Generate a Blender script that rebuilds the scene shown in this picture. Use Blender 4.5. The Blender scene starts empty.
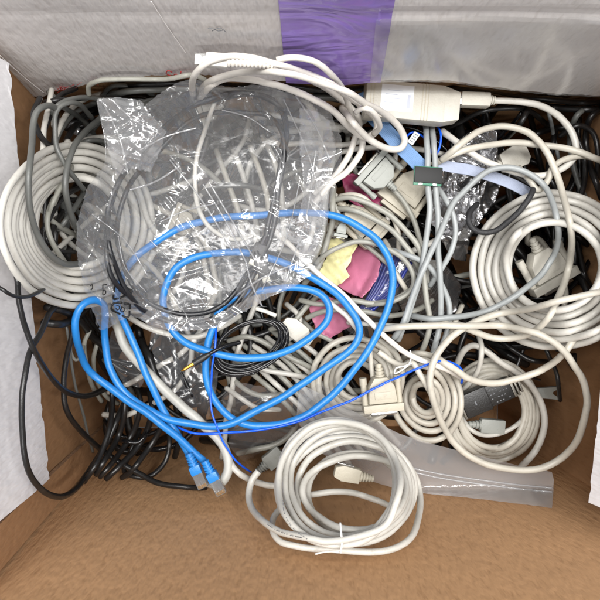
import bpy, bmesh, math, random
import numpy as np
from mathutils import Vector, Matrix
from mathutils.geometry import delaunay_2d_cdt
random.seed(7); rng = np.random.default_rng(7)
S = bpy.context.scene
# ---------------------------------------------------------------- camera, world, lamps, exposure
D = 0.42                      # camera height above the pile's datum (m)
NX, NY, F = 255.0, 272.0, 600.0   # nadir point and focal length of the photograph in its own pixels
cam = bpy.data.cameras.new('camera'); cam.sensor_width = 36; cam.lens = 36
cam.shift_x = (300-NX)/600; cam.shift_y = -(300-NY)/600
cam.clip_start = 0.01; cam.clip_end = 50
co = bpy.data.objects.new('camera', cam); S.collection.objects.link(co)
co.location = (0, 0, D); S.camera = co
w = bpy.data.worlds.new('World'); S.world = w; w.use_nodes = True
w.node_tree.nodes['Background'].inputs[0].default_value = (0.93, 0.96, 1.0, 1)
w.node_tree.nodes['Background'].inputs[1].default_value = 0.36
def area(name, loc, sx, sy, power, target=(0, 0, 0), col=(1, .985, .965)):
    l = bpy.data.lights.new(name, 'AREA'); l.shape = 'RECTANGLE'; l.size = sx; l.size_y = sy
    l.energy = power; l.color = col
    o = bpy.data.objects.new(name, l); S.collection.objects.link(o); o.location = loc
    o.rotation_euler = (Vector(target)-Vector(loc)).to_track_quat('-Z', 'Y').to_euler()
for lx, ly, pw in ((-.95, .25, 15), (-.3, .35, 24), (.35, .3, 24), (1.0, .1, 19)):
    area('ceiling_lamp', (lx, ly, 1.9), .13, 1.25, pw)
area('ceiling_lamp', (.1, -1.25, 1.9), 1.3, .13, 14)
S.view_settings.view_transform = 'Standard'; S.view_settings.look = 'None'; S.view_settings.gamma = 1
S.view_settings.exposure = 0.0
S.render.engine = 'CYCLES'; S.cycles.transparent_max_bounces = 24; S.cycles.max_bounces = 8
S.cycles.caustics_reflective = False; S.cycles.caustics_refractive = False
# ---------------------------------------------------------------- materials
def lin(c):
    return tuple((x/255/12.92 if x/255 <= .04045 else ((x/255+.055)/1.055)**2.4) for x in c)
def nt(name):
    m = bpy.data.materials.new(name); m.use_nodes = True; t = m.node_tree; t.nodes.clear()
    out = t.nodes.new('ShaderNodeOutputMaterial'); return m, t, out
def node(t, typ, **kw):
    n = t.nodes.new(typ)
    for k, v in kw.items():
        if k in n.inputs: n.inputs[k].default_value = v
        else: setattr(n, k, v)
    return n
def mat(name, rgb, rough=.45, metal=0, spec=.5, var=.12, vscale=60, bump=.15, bscale=900, dirt=None, dirt_amt=.0, trans=0, alpha=1, coat=0):
    m, t, out = nt(name); L = t.links.new
    p = node(t, 'ShaderNodeBsdfPrincipled'); L(p.outputs[0], out.inputs[0])
    p.inputs['Roughness'].default_value = rough; p.inputs['Metallic'].default_value = metal
    p.inputs['Specular IOR Level'].default_value = spec; p.inputs['Transmission Weight'].default_value = trans
    p.inputs['Alpha'].default_value = alpha; p.inputs['Coat Weight'].default_value = coat
    tc = node(t, 'ShaderNodeTexCoord')
    n1 = node(t, 'ShaderNodeTexNoise', Scale=vscale, Detail=5.0); L(tc.outputs['Object'], n1.inputs['Vector'])
    r = node(t, 'ShaderNodeMapRange'); r.inputs[1].default_value = .3; r.inputs[2].default_value = .7
    r.inputs[3].default_value = 1-var; r.inputs[4].default_value = 1+var*.5
    L(n1.outputs[0], r.inputs[0])
    oi = node(t, 'ShaderNodeObjectInfo')
    r2 = node(t, 'ShaderNodeMapRange'); r2.inputs[3].default_value = .93; r2.inputs[4].default_value = 1.04
    L(oi.outputs['Random'], r2.inputs[0])
    mu = node(t, 'ShaderNodeMath', operation='MULTIPLY'); L(r.outputs[0], mu.inputs[0]); L(r2.outputs[0], mu.inputs[1])
    vm = node(t, 'ShaderNodeVectorMath', operation='SCALE'); vm.inputs[0].default_value = lin(rgb)
    L(mu.outputs[0], vm.inputs['Scale'])
    last = vm.outputs[0]
    if dirt:
        n2 = node(t, 'ShaderNodeTexNoise', Scale=vscale*3.3, Detail=8.0, Roughness=.7); L(tc.outputs['Object'], n2.inputs['Vector'])
        r3 = node(t, 'ShaderNodeMapRange'); r3.inputs[1].default_value = .55; r3.inputs[2].default_value = .75; r3.inputs[4].default_value = dirt_amt
        L(n2.outputs[0], r3.inputs[0])
        mx = node(t, 'ShaderNodeMix', data_type='RGBA'); L(r3.outputs[0], mx.inputs[0]); L(last, mx.inputs[6])
        mx.inputs[7].default_value = (*lin(dirt), 1); last = mx.outputs[2]
    L(last, p.inputs['Base Color'])
    if bump:
        nb = node(t, 'ShaderNodeTexNoise', Scale=bscale, Detail=3.0); L(tc.outputs['Object'], nb.inputs['Vector'])
        b = node(t, 'ShaderNodeBump', Strength=bump, Distance=.0006); L(nb.outputs[0], b.inputs['Height']); L(b.outputs[0], p.inputs['Normal'])
    return m
DIRT = (120, 105, 85)
M = dict(
 ivory=mat('ivory_pvc', (206, 203, 195), .38, dirt=DIRT, dirt_amt=.25),
 white=mat('white_pvc', (214, 209, 201), .36, dirt=DIRT, dirt_amt=.18),
 beige=mat('beige_pvc', (188, 183, 171), .4, dirt=DIRT, dirt_amt=.3),
 putty=mat('putty_pvc', (194, 191, 183), .4, dirt=DIRT, dirt_amt=.3),
 grey=mat('grey_pvc', (148, 147, 138), .42, dirt=(90, 85, 75), dirt_amt=.25),
 cool=mat('cool_grey_pvc', (152, 156, 156), .4, dirt=(90, 85, 75), dirt_amt=.2),
 pale=mat('pale_grey_pvc', (176, 175, 168), .45, dirt=DIRT, dirt_amt=.15),
 slate=mat('slate_pvc', (92, 93, 90), .4, dirt=(140, 135, 120), dirt_amt=.2),
 black=mat('black_pvc', (26, 25, 25), .33, spec=.5, dirt=(80, 74, 66), dirt_amt=.25),
 gloss=mat('glossy_black_pvc', (18, 18, 20), .2),
 braid=mat('black_braid', (38, 38, 40), .5, bump=.8, bscale=1500),
 dkwire=mat('charcoal_wire', (24, 25, 29), .35),
 blue=mat('blue_pvc', (34, 122, 196), .36, var=.1, dirt=(110, 150, 190), dirt_amt=.3),
 bluewire=mat('blue_wire', (15, 90, 225), .3),
 bluedark=mat('navy_wire', (35, 50, 140), .3),
 hood_b=mat('beige_plastic', (184, 177, 160), .5, dirt=DIRT, dirt_amt=.3, bump=.3),
 hood_w=mat('cream_plastic', (192, 188, 177), .45, dirt=DIRT, dirt_amt=.2, bump=.3),
 hood_g=mat('grey_plastic', (152, 154, 148), .5, dirt=(90, 85, 75), dirt_amt=.2, bump=.3),
 hood_k=mat('black_plastic', (30, 29, 28), .4, bump=.2),
 steel=mat('nickel', (200, 200, 198), .28, metal=1, var=.1),
 darksteel=mat('dull_nickel', (150, 148, 140), .4, metal=1),
 gold=mat('gold_contact', (225, 175, 80), .25, metal=1),
 label=mat('white_label', (228, 232, 236), .5, bump=0),
 fadedink=mat('faded_ink', (186, 190, 204), .6, bump=0),
 inkgrey=mat('grey_ink', (110, 112, 116), .6, bump=0),
 ink=mat('black_ink', (9, 9, 10), .6, bump=0),
 red=mat('red_marker', (178, 42, 46), .6, bump=0),
 pink=mat('mauve_plastic', (190, 112, 140), .5, bump=.2, var=.15),
 magenta=mat('magenta_plastic', (150, 50, 90), .45),
 yellow=mat('yellow_paper', (246, 238, 178), .7, bump=.3),
 ribblue=mat('blue_ribbon_cable', (92, 128, 172), .45),
 riblav=mat('lavender_ribbon_cable', (156, 164, 184), .45),
 pcb=mat('green_board', (20, 110, 80), .35),
 clear=mat('clear_polycarbonate', (225, 230, 235), .1, trans=.85, bump=0),
 tie=mat('white_tie', (232, 230, 224), .4),
 table=mat('grey_tabletop', (120, 118, 115), .6),
)
def cardboard(name, rgb, flute, fr, dents=.5, stain=(120, 90, 60), stain_amt=.25, rough=.8, fib=.07):
    # flute: which object axis runs across the corrugation (0 x, 1 y)
    m, t, out = nt(name); L = t.links.new
    p = node(t, 'ShaderNodeBsdfPrincipled', Roughness=rough); L(p.outputs[0], out.inputs[0])
    p.inputs['Specular IOR Level'].default_value = .25
    tc = node(t, 'ShaderNodeTexCoord')
    n1 = node(t, 'ShaderNodeTexNoise', Scale=9.0, Detail=6.0, Roughness=.6); L(tc.outputs['Object'], n1.inputs['Vector'])
    n2 = node(t, 'ShaderNodeTexNoise', Scale=1.0, Detail=4.0, Roughness=.7)
    mp = node(t, 'ShaderNodeMapping'); L(tc.outputs['Object'], mp.inputs[0]); L(mp.outputs[0], n2.inputs['Vector'])
    sc = [260, 260, 260]; mp.inputs['Scale'].default_value = sc        # fibres / flute show-through
    a = node(t, 'ShaderNodeMapRange'); a.inputs[1].default_value = .3; a.inputs[2].default_value = .7; a.inputs[3].default_value = .9; a.inputs[4].default_value = 1.07
    L(n1.outputs[0], a.inputs[0])
    b = node(t, 'ShaderNodeMapRange'); b.inputs[1].default_value = .3; b.inputs[2].default_value = .7; b.inputs[3].default_value = .975; b.inputs[4].default_value = 1.02
    L(n2.outputs[0], b.inputs[0])
    mu = node(t, 'ShaderNodeMath', operation='MULTIPLY'); L(a.outputs[0], mu.inputs[0]); L(b.outputs[0], mu.inputs[1])
    vm = node(t, 'ShaderNodeVectorMath', operation='SCALE'); vm.inputs[0].default_value = lin(rgb); L(mu.outputs[0], vm.inputs['Scale'])
    # small dashes along the flutes where the liner is pressed in
    mp2 = node(t, 'ShaderNodeMapping'); L(tc.outputs['Object'], mp2.inputs[0])
    s2 = [110, 110, 110]; s2[flute] = 420; mp2.inputs['Scale'].default_value = s2
    n3 = node(t, 'ShaderNodeTexNoise', Scale=1.0, Detail=1.0); L(mp2.outputs[0], n3.inputs['Vector'])
    c = node(t, 'ShaderNodeMapRange'); c.inputs[1].default_value = .60; c.inputs[2].default_value = .70; c.inputs[4].default_value = dents; L(n3.outputs[0], c.inputs[0])
    n4 = node(t, 'ShaderNodeTexNoise', Scale=5.0, Detail=5.0); L(tc.outputs['Object'], n4.inputs['Vector'])
    c2 = node(t, 'ShaderNodeMapRange'); c2.inputs[1].default_value = .52; c2.inputs[2].default_value = .7; c2.inputs[4].default_value = stain_amt; L(n4.outputs[0], c2.inputs[0])
    ad = node(t, 'ShaderNodeMath', operation='ADD', use_clamp=True); L(c.outputs[0], ad.inputs[0]); L(c2.outputs[0], ad.inputs[1])
    mx = node(t, 'ShaderNodeMix', data_type='RGBA'); L(ad.outputs[0], mx.inputs[0]); L(vm.outputs[0], mx.inputs[6]); mx.inputs[7].default_value = (*lin(stain), 1)
    L(mx.outputs[2], p.inputs['Base Color'])
    # corrugation bump
    wv = node(t, 'ShaderNodeTexWave', Scale=fr, Distortion=.6, Detail=1.0); wv.bands_direction = 'XYZ'[flute]; L(tc.outputs['Object'], wv.inputs['Vector'])
    bb = node(t, 'ShaderNodeBump', Strength=.16, Distance=.0006); L(wv.outputs[0], bb.inputs['Height'])
    b2 = node(t, 'ShaderNodeBump', Strength=fib, Distance=.0006); L(n2.outputs[0], b2.inputs['Height']); L(bb.outputs[0], b2.inputs['Normal'])
    b3 = node(t, 'ShaderNodeBump', Strength=.4, Distance=.0015, invert=True); L(n3.outputs[0], b3.inputs['Height']); L(b2.outputs[0], b3.inputs['Normal'])
    L(b3.outputs[0], p.inputs['Normal'])
    return m
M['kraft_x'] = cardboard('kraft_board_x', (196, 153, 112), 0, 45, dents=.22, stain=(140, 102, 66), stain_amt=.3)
M['kraft_y_shaded'] = cardboard('kraft_board_y_shaded', (164, 125, 90), 1, 45, dents=.2, stain=(140, 102, 66), stain_amt=.3)  # same board as kraft_x; the side walls' shade is put into its colour
M['flap_x'] = cardboard('white_board_x', (216, 211, 208), 0, 40, dents=.25, stain=(176, 168, 162), stain_amt=.45, rough=.6, fib=.02)
M['flap_y'] = cardboard('white_board_y', (222, 220, 222), 1, 40, dents=.06, stain=(185, 182, 182), stain_amt=.4, rough=.6, fib=.02)
M['kraft_edge'] = mat('torn_board_edge', (176, 142, 112), .9, var=.4, vscale=400, bump=.8, bscale=600)
def film(name, tint=(1, 1, 1), haze=.12, hazecol=(.85, .86, .88), gloss=2.2, rough=.08, b1=.5, s1=120, s2=520, stretch=(1, 1, 1), graze=.7):
    m, t, out = nt(name); L = t.links.new
    tc = node(t, 'ShaderNodeTexCoord')
    mp = node(t, 'ShaderNodeMapping'); mp.inputs['Scale'].default_value = stretch; L(tc.outputs['Object'], mp.inputs[0])
    nw = node(t, 'ShaderNodeTexNoise', Scale=40.0, Detail=2.0); L(mp.outputs[0], nw.inputs['Vector'])
    sv = node(t, 'ShaderNodeVectorMath', operation='SCALE'); L(nw.outputs[1], sv.inputs[0]); sv.inputs['Scale'].default_value = .02
    av = node(t, 'ShaderNodeVectorMath', operation='ADD'); L(mp.outputs[0], av.inputs[0]); L(sv.outputs[0], av.inputs[1])
    v1 = node(t, 'ShaderNodeTexNoise', Scale=float(s1), Detail=2.0, Distortion=1.0); L(av.outputs[0], v1.inputs['Vector'])
    v2 = node(t, 'ShaderNodeTexNoise', Scale=float(s2), Detail=1.0); L(av.outputs[0], v2.inputs['Vector'])
    bp = node(t, 'ShaderNodeBump', Strength=b1, Distance=.003); L(v1.outputs[0], bp.inputs['Height'])
    bq = node(t, 'ShaderNodeBump', Strength=b1*.6, Distance=.0008); L(v2.outputs[0], bq.inputs['Height']); L(bp.outputs[0], bq.inputs['Normal'])
    tr = node(t, 'ShaderNodeBsdfTransparent'); tr.inputs[0].default_value = (*tint, 1)
    df = node(t, 'ShaderNodeBsdfDiffuse'); df.inputs[0].default_value = (*hazecol, 1); L(bq.outputs[0], df.inputs['Normal'])
    tl = node(t, 'ShaderNodeBsdfTranslucent'); tl.inputs[0].default_value = (*hazecol, 1); L(bq.outputs[0], tl.inputs['Normal'])
    dt = node(t, 'ShaderNodeMixShader'); dt.inputs[0].default_value = .35; L(df.outputs[0], dt.inputs[1]); L(tl.outputs[0], dt.inputs[2])
    gl = node(t, 'ShaderNodeBsdfGlossy', Roughness=rough); L(bq.outputs[0], gl.inputs['Normal'])
    fw = node(t, 'ShaderNodeLayerWeight', Blend=.5); L(bq.outputs[0], fw.inputs['Normal'])
    fp = node(t, 'ShaderNodeMath', operation='POWER'); L(fw.outputs['Facing'], fp.inputs[0]); fp.inputs[1].default_value = 3.5
    fm = node(t, 'ShaderNodeMath', operation='MULTIPLY_ADD', use_clamp=True); L(fp.outputs[0], fm.inputs[0]); fm.inputs[1].default_value = graze; fm.inputs[2].default_value = .05*gloss
    lw = node(t, 'ShaderNodeLayerWeight', Blend=.35); L(bp.outputs[0], lw.inputs['Normal'])
    hm = node(t, 'ShaderNodeMapRange'); L(lw.outputs['Facing'], hm.inputs[0]); hm.inputs[3].default_value = haze; hm.inputs[4].default_value = min(1, haze*3)
    a = node(t, 'ShaderNodeMixShader'); L(hm.outputs[0], a.inputs[0]); L(tr.outputs[0], a.inputs[1]); L(dt.outputs[0], a.inputs[2])
    b = node(t, 'ShaderNodeMixShader'); L(fm.outputs[0], b.inputs[0]); L(a.outputs[0], b.inputs[1]); L(gl.outputs[0], b.inputs[2])
    L(b.outputs[0], out.inputs[0]); return m
M['film'] = film('clear_film', haze=.095, gloss=2.6, rough=.15, b1=.16, s1=55, s2=380)
M['fold'] = film('folded_film', haze=.20, gloss=4.0, rough=.18, b1=.3, s1=90, s2=300)
M['film2'] = film('doubled_film', haze=.13, gloss=3.0, rough=.17, b1=.18, s1=90, s2=380)
M['film_in'] = film('clear_film_back', haze=.05, gloss=1.4, rough=.2, b1=.15)
M['zip'] = film('ziplock_film', haze=.30, hazecol=(.75, .76, .78), gloss=1.6, rough=.16, b1=.12, s1=25, s2=90)
M['pouch'] = film('dull_film', haze=.10, hazecol=(.6, .6, .62), gloss=1.6, rough=.2, b1=.14, s1=45, s2=200)
M['tape'] = film('clear_tape', haze=.03, hazecol=(.95, .95, .95), gloss=1.6, rough=.16, b1=.2, s1=18, s2=60, stretch=(1, 1, .25), graze=.3)
def tapemat(name, rgb):
    m = mat(name, rgb, .14, var=.16, vscale=30, bump=0); t = m.node_tree; L = t.links.new
    p = [n for n in t.nodes if n.type == 'BSDF_PRINCIPLED'][0]; tc = [n for n in t.nodes if n.type == 'TEX_COORD'][0]
    mp = node(t, 'ShaderNodeMapping'); mp.inputs['Scale'].default_value = (16, 16, 30); L(tc.outputs['Object'], mp.inputs[0])
    nz = node(t, 'ShaderNodeTexNoise', Scale=1.3, Detail=2.0, Distortion=1.6); L(mp.outputs[0], nz.inputs['Vector'])
    b = node(t, 'ShaderNodeBump', Strength=.6, Distance=.004); L(nz.outputs[0], b.inputs['Height']); L(b.outputs[0], p.inputs['Normal'])
    return m
M['purple'] = tapemat('purple_tape', (146, 120, 196))
def silver():
    m, t, out = nt('antistatic_film'); L = t.links.new
    p = node(t, 'ShaderNodeBsdfPrincipled', Roughness=.27, Metallic=.95); L(p.outputs[0], out.inputs[0])
    p.inputs['Base Color'].default_value = (.42, .42, .43, 1)
    tc = node(t, 'ShaderNodeTexCoord'); v = node(t, 'ShaderNodeTexVoronoi', Scale=45.0); L(tc.outputs['Object'], v.inputs['Vector'])
    n = node(t, 'ShaderNodeTexNoise', Scale=60.0, Detail=2.0, Distortion=2.5); L(tc.outputs['Object'], n.inputs['Vector'])
    b = node(t, 'ShaderNodeBump', Strength=.25, Distance=.006); L(v.outputs[0], b.inputs['Height'])
    c = node(t, 'ShaderNodeBump', Strength=.3, Distance=.004); L(n.outputs[0], c.inputs['Height']); L(b.outputs[0], c.inputs['Normal'])
    L(c.outputs[0], p.inputs['Normal']); return m
M['silver'] = silver()
# ---------------------------------------------------------------- geometry helpers
XL, XR, YN, YF, ZF, RIM = -.139, .25, -.16, .131, -.20, .135      # inner faces of the box
FA, FB = .1169, .104          # far flap plane y = FA + FB*z
EX = [-80, 0, 12, 42, 52, 95, 150, 200, 280, 345, 372, 450, 490, 545, 600, 700]
EY = [92, 93, 96, 96.5, 91, 82, 76, 75, 80, 83, 81, 81, 86, 92, 96, 99]
def zwall(px, py, m=.004):
    """lowest height at which the sight line through (px,py) is still inside the box and in front of its flaps"""
    d = 1e9
    if py > NY+1: d = min(d, (-YN-m)*F/(py-NY))
    if py < NY-1: d = min(d, ((YF if py > float(np.interp(px, EX, EY))+3 else FA+FB*.03)-m)*F/(NY-py))
    if px < NX-1: d = min(d, (.129-m)*F/(NX-px))
    if px > NX+1: d = min(d, (.225-m if py > 330 else XR-m)*F/(px-NX))
    return max(D-d, -.19)
def P(px, py, z):
    d = D-z; return Vector(((px-NX)*d/F, -(py-NY)*d/F, z))
OFF = 60; HN = 760
H = np.full((HN, HN), -.19)
def hmax(px, py, r):
    x, y = int(px)+OFF, int(py)+OFF; r = max(1, int(round(r)))
    x0, x1, y0, y1 = max(0, x-r), min(HN, x+r+1), max(0, y-r), min(HN, y+r+1)
    if x0 >= x1 or y0 >= y1: return -.19
    return H[y0:y1, x0:x1].max()
def hpaint(px, py, r, z):
    x, y = int(px)+OFF, int(py)+OFF; r = max(1, int(round(r)))
    x0, x1, y0, y1 = max(0, x-r), min(HN, x+r+1), max(0, y-r), min(HN, y+r+1)
    if x0 < x1 and y0 < y1: H[y0:y1, x0:x1] = np.maximum(H[y0:y1, x0:x1], z)
ORI = {}
def link(name, verts, faces, m, parent=None, smooth=True, mats=None, fm=None):
    v = np.array(verts, dtype=float)
    if parent is None: o0 = v.mean(0)
    else:
        r = parent
        while r.parent: r = r.parent
        o0 = np.array(ORI[r.name])
    me = bpy.data.meshes.new(name); me.from_pydata((v-o0).tolist(), [], faces); me.update()
    if mats:
        for k in mats: me.materials.append(M[k])
        me.polygons.foreach_set('material_index', fm)
    else: me.materials.append(M[m])
    if smooth: me.polygons.foreach_set('use_smooth', [True]*len(me.polygons))
    o = bpy.data.objects.new(name, me); S.collection.objects.link(o)
    if parent is None: o.location = o0; ORI[o.name] = tuple(o0)
    else: o.parent = parent
    return o
def tag(o, label=None, cat=None, group=None, kind=None):
    if label: o['label'] = label
    if cat: o['category'] = cat
    if group: o['group'] = group
    if kind: o['kind'] = kind
    return o
def thing(name, loc, label, cat, group=None):
    o = bpy.data.objects.new(name, None); S.collection.objects.link(o); o.location = loc
    o.empty_display_size = .005; ORI[o.name] = tuple(loc); return tag(o, label, cat, group)
def spline(pts, step=1.6):
    """Catmull-Rom through 2-D pixel points, resampled evenly"""
    p = np.array([q[:2] for q in pts], float)
    p = np.vstack([2*p[0]-p[1], p, 2*p[-1]-p[-2]]); out = []
    for i in range(1, len(p)-2):
        p0, p1, p2, p3 = p[i-1:i+3]; n = max(3, int(np.linalg.norm(p2-p1)))
        t0, t1 = 0, np.linalg.norm(p1-p0)**.5+1e-6; t2 = t1+np.linalg.norm(p2-p1)**.5+1e-6; t3 = t2+np.linalg.norm(p3-p2)**.5+1e-6
        t = np.linspace(t1, t2, n, endpoint=False)[:, None]
        A1 = (t1-t)/(t1-t0)*p0+(t-t0)/(t1-t0)*p1; A2 = (t2-t)/(t2-t1)*p1+(t-t1)/(t2-t1)*p2; A3 = (t3-t)/(t3-t2)*p2+(t-t2)/(t3-t2)*p3
        B1 = (t2-t)/(t2-t0)*A1+(t-t0)/(t2-t0)*A2; B2 = (t3-t)/(t3-t1)*A2+(t-t1)/(t3-t1)*A3
        out.append((t2-t)/(t2-t1)*B1+(t-t1)/(t2-t1)*B2)
    out.append(p[-2][None]); q = np.vstack(out)
    s = np.concatenate([[0], np.cumsum(np.linalg.norm(np.diff(q, axis=0), axis=1))])
    n = max(4, int(s[-1]/step)); u = np.linspace(0, s[-1], n)
    return np.stack([np.interp(u, s, q[:, 0]), np.interp(u, s, q[:, 1])], 1)
def gsm(a, sg):
    if len(a) < 4: return a
    k = int(3*sg); ker = np.exp(-.5*(np.arange(-k, k+1)/sg)**2); ker /= ker.sum()
    return np.convolve(np.pad(a, k, mode='edge'), ker, mode='valid')
def tube(pts, rad, seg=12, cap=True):
    p = np.array(pts, float); n = len(p)
    rad = np.full(n, rad) if np.isscalar(rad) else np.array(rad)
    tan = np.gradient(p, axis=0); tan /= np.linalg.norm(tan, axis=1)[:, None]+1e-12
    u = np.cross(tan[0], [0, 0, 1.]);
    if np.linalg.norm(u) < 1e-3: u = np.cross(tan[0], [0, 1., 0])
    u /= np.linalg.norm(u); V = []; a = np.linspace(0, 2*math.pi, seg, endpoint=False)
    for i in range(n):
        u = u-tan[i]*np.dot(u, tan[i]); u /= np.linalg.norm(u)+1e-12; v = np.cross(tan[i], u)
        V.append(p[i]+rad[i]*(np.cos(a)[:, None]*u+np.sin(a)[:, None]*v))
    V = np.vstack(V); Fc = []
    for i in range(n-1):
        for j in range(seg):
            k = (j+1) % seg; Fc.append((i*seg+j, i*seg+k, (i+1)*seg+k, (i+1)*seg+j))
    if cap: Fc.append(tuple(range(seg))[::-1]); Fc.append(tuple((n-1)*seg+j for j in range(seg)))
    return V, Fc
def lay(pts, r, zmin=-.03, zmax=.2, comp=.85, sm=7, paint=True, hold=None, dip=0, dipd=.011):
    """rest a cord on whatever lies under it; returns its 3-D path"""
    q = spline(pts); n = len(q); u_ = np.arange(n)*1.6; tn_ = np.gradient(q, axis=0); tn_ /= np.linalg.norm(tn_, axis=1)[:, None]+1e-9
    off = sum(a*np.sin(2*math.pi*u_/w_+random.uniform(0, 6.28)) for a, w_ in ((.42, 97), (.2, 53), (.06, 27)))*np.minimum(1, np.minimum(np.arange(n), np.arange(n)[::-1])/12.)
    q = q+np.stack([-tn_[:, 1], tn_[:, 0]], 1)*off[:, None]; z = np.empty(n); lag = int(4*r/1.6)+5
    zm = np.full(n, zmin) if np.isscalar(zmin) else np.interp(np.linspace(0, 1, n), np.linspace(0, 1, len(zmin)), zmin)
    for i in range(n):
        base = max(zm[i], zwall(*q[i], m=.0045)); rm = r*(D-base)/F
        z[i] = min(max(base, hmax(q[i, 0], q[i, 1], r*.8)+rm*comp), max(zmax, base))
        if paint and i-lag >= 0:
            j = i-lag; hpaint(q[j, 0], q[j, 1], r*.8, z[j]+r*(D-z[j])/F*comp)
    k = 6; zz = np.array([z[max(0, i-k):i+k+1].max() for i in range(n)]); z = gsm(zz, sm)
    if dip:
        k = min(14, n//3); rp = np.linspace(1, 0, k)**1.5*dipd
        if dip in (1, 3): z[:k] -= rp
        if dip in (2, 3): z[-k:] -= rp[::-1]
    if paint:
        for i in range(n): hpaint(q[i, 0], q[i, 1], r*.8, z[i]+r*(D-z[i])/F*comp)
    return q, z
def path3(q, z): 
    d = D-z; return np.stack([(q[:, 0]-NX)*d/F, -(q[:, 1]-NY)*d/F, z], 1)
def cable(pts, r, m, label=None, name='cable', cat='cable', group=None, parent=None, seg=12, wob=.35, sc=.87, **kw):
    pts = [(a[0]+random.uniform(-wob, wob), a[1]+random.uniform(-wob, wob)) for a in pts]
    r = r*sc; kw.setdefault('dip', 3 if parent is None else 0)
    q, z = lay(pts, r, **kw); p = path3(q, z); V, Fc = tube(p, r*(D-z)/F, seg)
    o = link(name, V, Fc, m, parent)
    if parent is None: tag(o, label, cat, group)
    return o
def print_on(pts, r, parent, m='inkgrey', zmin=-.03, side=0.0, gap=2.0):
    """rows of tiny moulded characters printed along a cord that already lies in the pile"""
    q = spline(pts, .5); V = []; Fc = []; i = 0; g = random.Random(int(q[0, 0]*7)); n = len(q)
    zz = gsm(np.array([hmax(a, b, 1) for a, b in q]), 4); p = path3(q, zz+.0004)
    while i < n-6:
        L = g.choice([1, 2, 2, 3]); 
        if g.random() < .8:
            a, b = tube(p[i:i+L+1]+np.array([0, 0, .0001]), .00022, 5); b = [tuple(k+len(V) for k in f) for f in b]; V += a.tolist(); Fc += b
        i += L+g.choice([1, 1, 2, 4])
    if V: link('printed_text', V, Fc, m, parent)
class MB:
    """collects bevelled shapes in a plug's own frame (pixel units, +X towards the mouth, +Z up)"""
    def __init__(s): s.bm = bmesh.new()
    def _add(s, ret_verts, bev, seg=2):
        if bev:
            vs = set(ret_verts); es = [e for e in s.bm.edges if e.verts[0] in vs and e.verts[1] in vs]
            bmesh.ops.bevel(s.bm, geom=es, offset=bev, segments=seg, affect='EDGES', profile=.6)
    def box(s, x0, x1, y0, y1, z0, z1, bev=.5):
        v = [s.bm.verts.new(c) for c in ((x0, y0, z0), (x1, y0, z0), (x1, y1, z0), (x0, y1, z0), (x0, y0, z1), (x1, y0, z1), (x1, y1, z1), (x0, y1, z1))]
        for f in ((3, 2, 1, 0), (4, 5, 6, 7), (0, 1, 5, 4), (1, 2, 6, 5), (2, 3, 7, 6), (3, 0, 4, 7)): s.bm.faces.new([v[i] for i in f])
        s._add(v, bev); return s
    def prism(s, poly, z0, z1, bev=.6, top=1.0):
        cx = sum(p[0] for p in poly)/len(poly); cy = sum(p[1] for p in poly)/len(poly)
        a = [s.bm.verts.new((x, y, z0)) for x, y in poly]; b = [s.bm.verts.new((cx+(x-cx)*top, cy+(y-cy)*top, z1)) for x, y in poly]; n = len(poly)
        s.bm.faces.new(a[::-1]); s.bm.faces.new(b)
        for i in range(n): s.bm.faces.new((a[i], a[(i+1) % n], b[(i+1) % n], b[i]))
        s._add(a+b, bev); return s
    def cyl(s, p0, p1, r0, r1=None, seg=20, bev=0):
        r1 = r0 if r1 is None else r1; p0, p1 = Vector(p0), Vector(p1); d = p1-p0
        q = d.to_track_quat('Z', 'Y'); ra, rb = [], []
        for i in range(seg):
            a = 2*math.pi*i/seg; c = Vector((math.cos(a), math.sin(a), 0))
            ra.append(s.bm.verts.new(p0+q@(c*r0))); rb.append(s.bm.verts.new(p1+q@(c*r1)))
        s.bm.faces.new(ra[::-1]); s.bm.faces.new(rb)
        for i in range(seg): s.bm.faces.new((ra[i], ra[(i+1) % seg], rb[(i+1) % seg], rb[i]))
        return s
    def out(s, name, m, parent, T, smooth=False):
        bmesh.ops.recalc_face_normals(s.bm, faces=s.bm.faces)
        s.bm.verts.ensure_lookup_table(); V = [tuple(T@v.co) for v in s.bm.verts]; Fc = [tuple(v.index for v in f.verts) for f in s.bm.faces]
        s.bm.verts.index_update(); Fc = [tuple(v.index for v in f.verts) for f in s.bm.faces]
        o = link(name, V, Fc, m, parent, smooth=False); s.bm.free()
        me = o.data; me.polygons.foreach_set('use_smooth', [True]*len(me.polygons))
        try: me.set_sharp_from_angle(angle=math.radians(35))
        except Exception: pass
        return o
def frame(px, py, ang, z=None, half=4, R=10, pitch=0, roll=0, paint=True):
    """placement of a plug: pixel, direction in the picture (degrees, clockwise from right), height from what is below"""
    a = math.radians(ang)
    if z is None:
        z = max(zwall(px, py, m=.004)+half*.0006, max(hmax(px+math.cos(a)*t, py+math.sin(a)*t, R*.5) for t in (-R*.7, 0, R*.7))+half*.0006)
    s = (D-z)/F
    T = Matrix.Translation(P(px, py, z))@Matrix.Rotation(-a, 4, 'Z')@Matrix.Rotation(math.radians(-pitch), 4, 'Y')@Matrix.Rotation(math.radians(roll), 4, 'X')@Matrix.Scale(s, 4)
    if paint:
        for t in (-R, -R*.5, 0, R*.5, R): hpaint(px+math.cos(a)*t, py+math.sin(a)*t, R*.55, z+half*s)
    return T, z
def relief(T, x0, x1, r0, r1, m, parent, n=4, name='strain_relief'):
    b = MB(); st = (x1-x0)/n
    b.cyl((x0, 0, 0), (x1, 0, 0), r0*.78, r1*.78)
    for i in range(n):
        t = i/max(1, n-1); r = r0+(r1-r0)*t
        b.cyl((x0+i*st+st*.18, 0, 0), (x0+i*st+st*.72, 0, 0), r)
    return b.out(name, m, parent, T)
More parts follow.
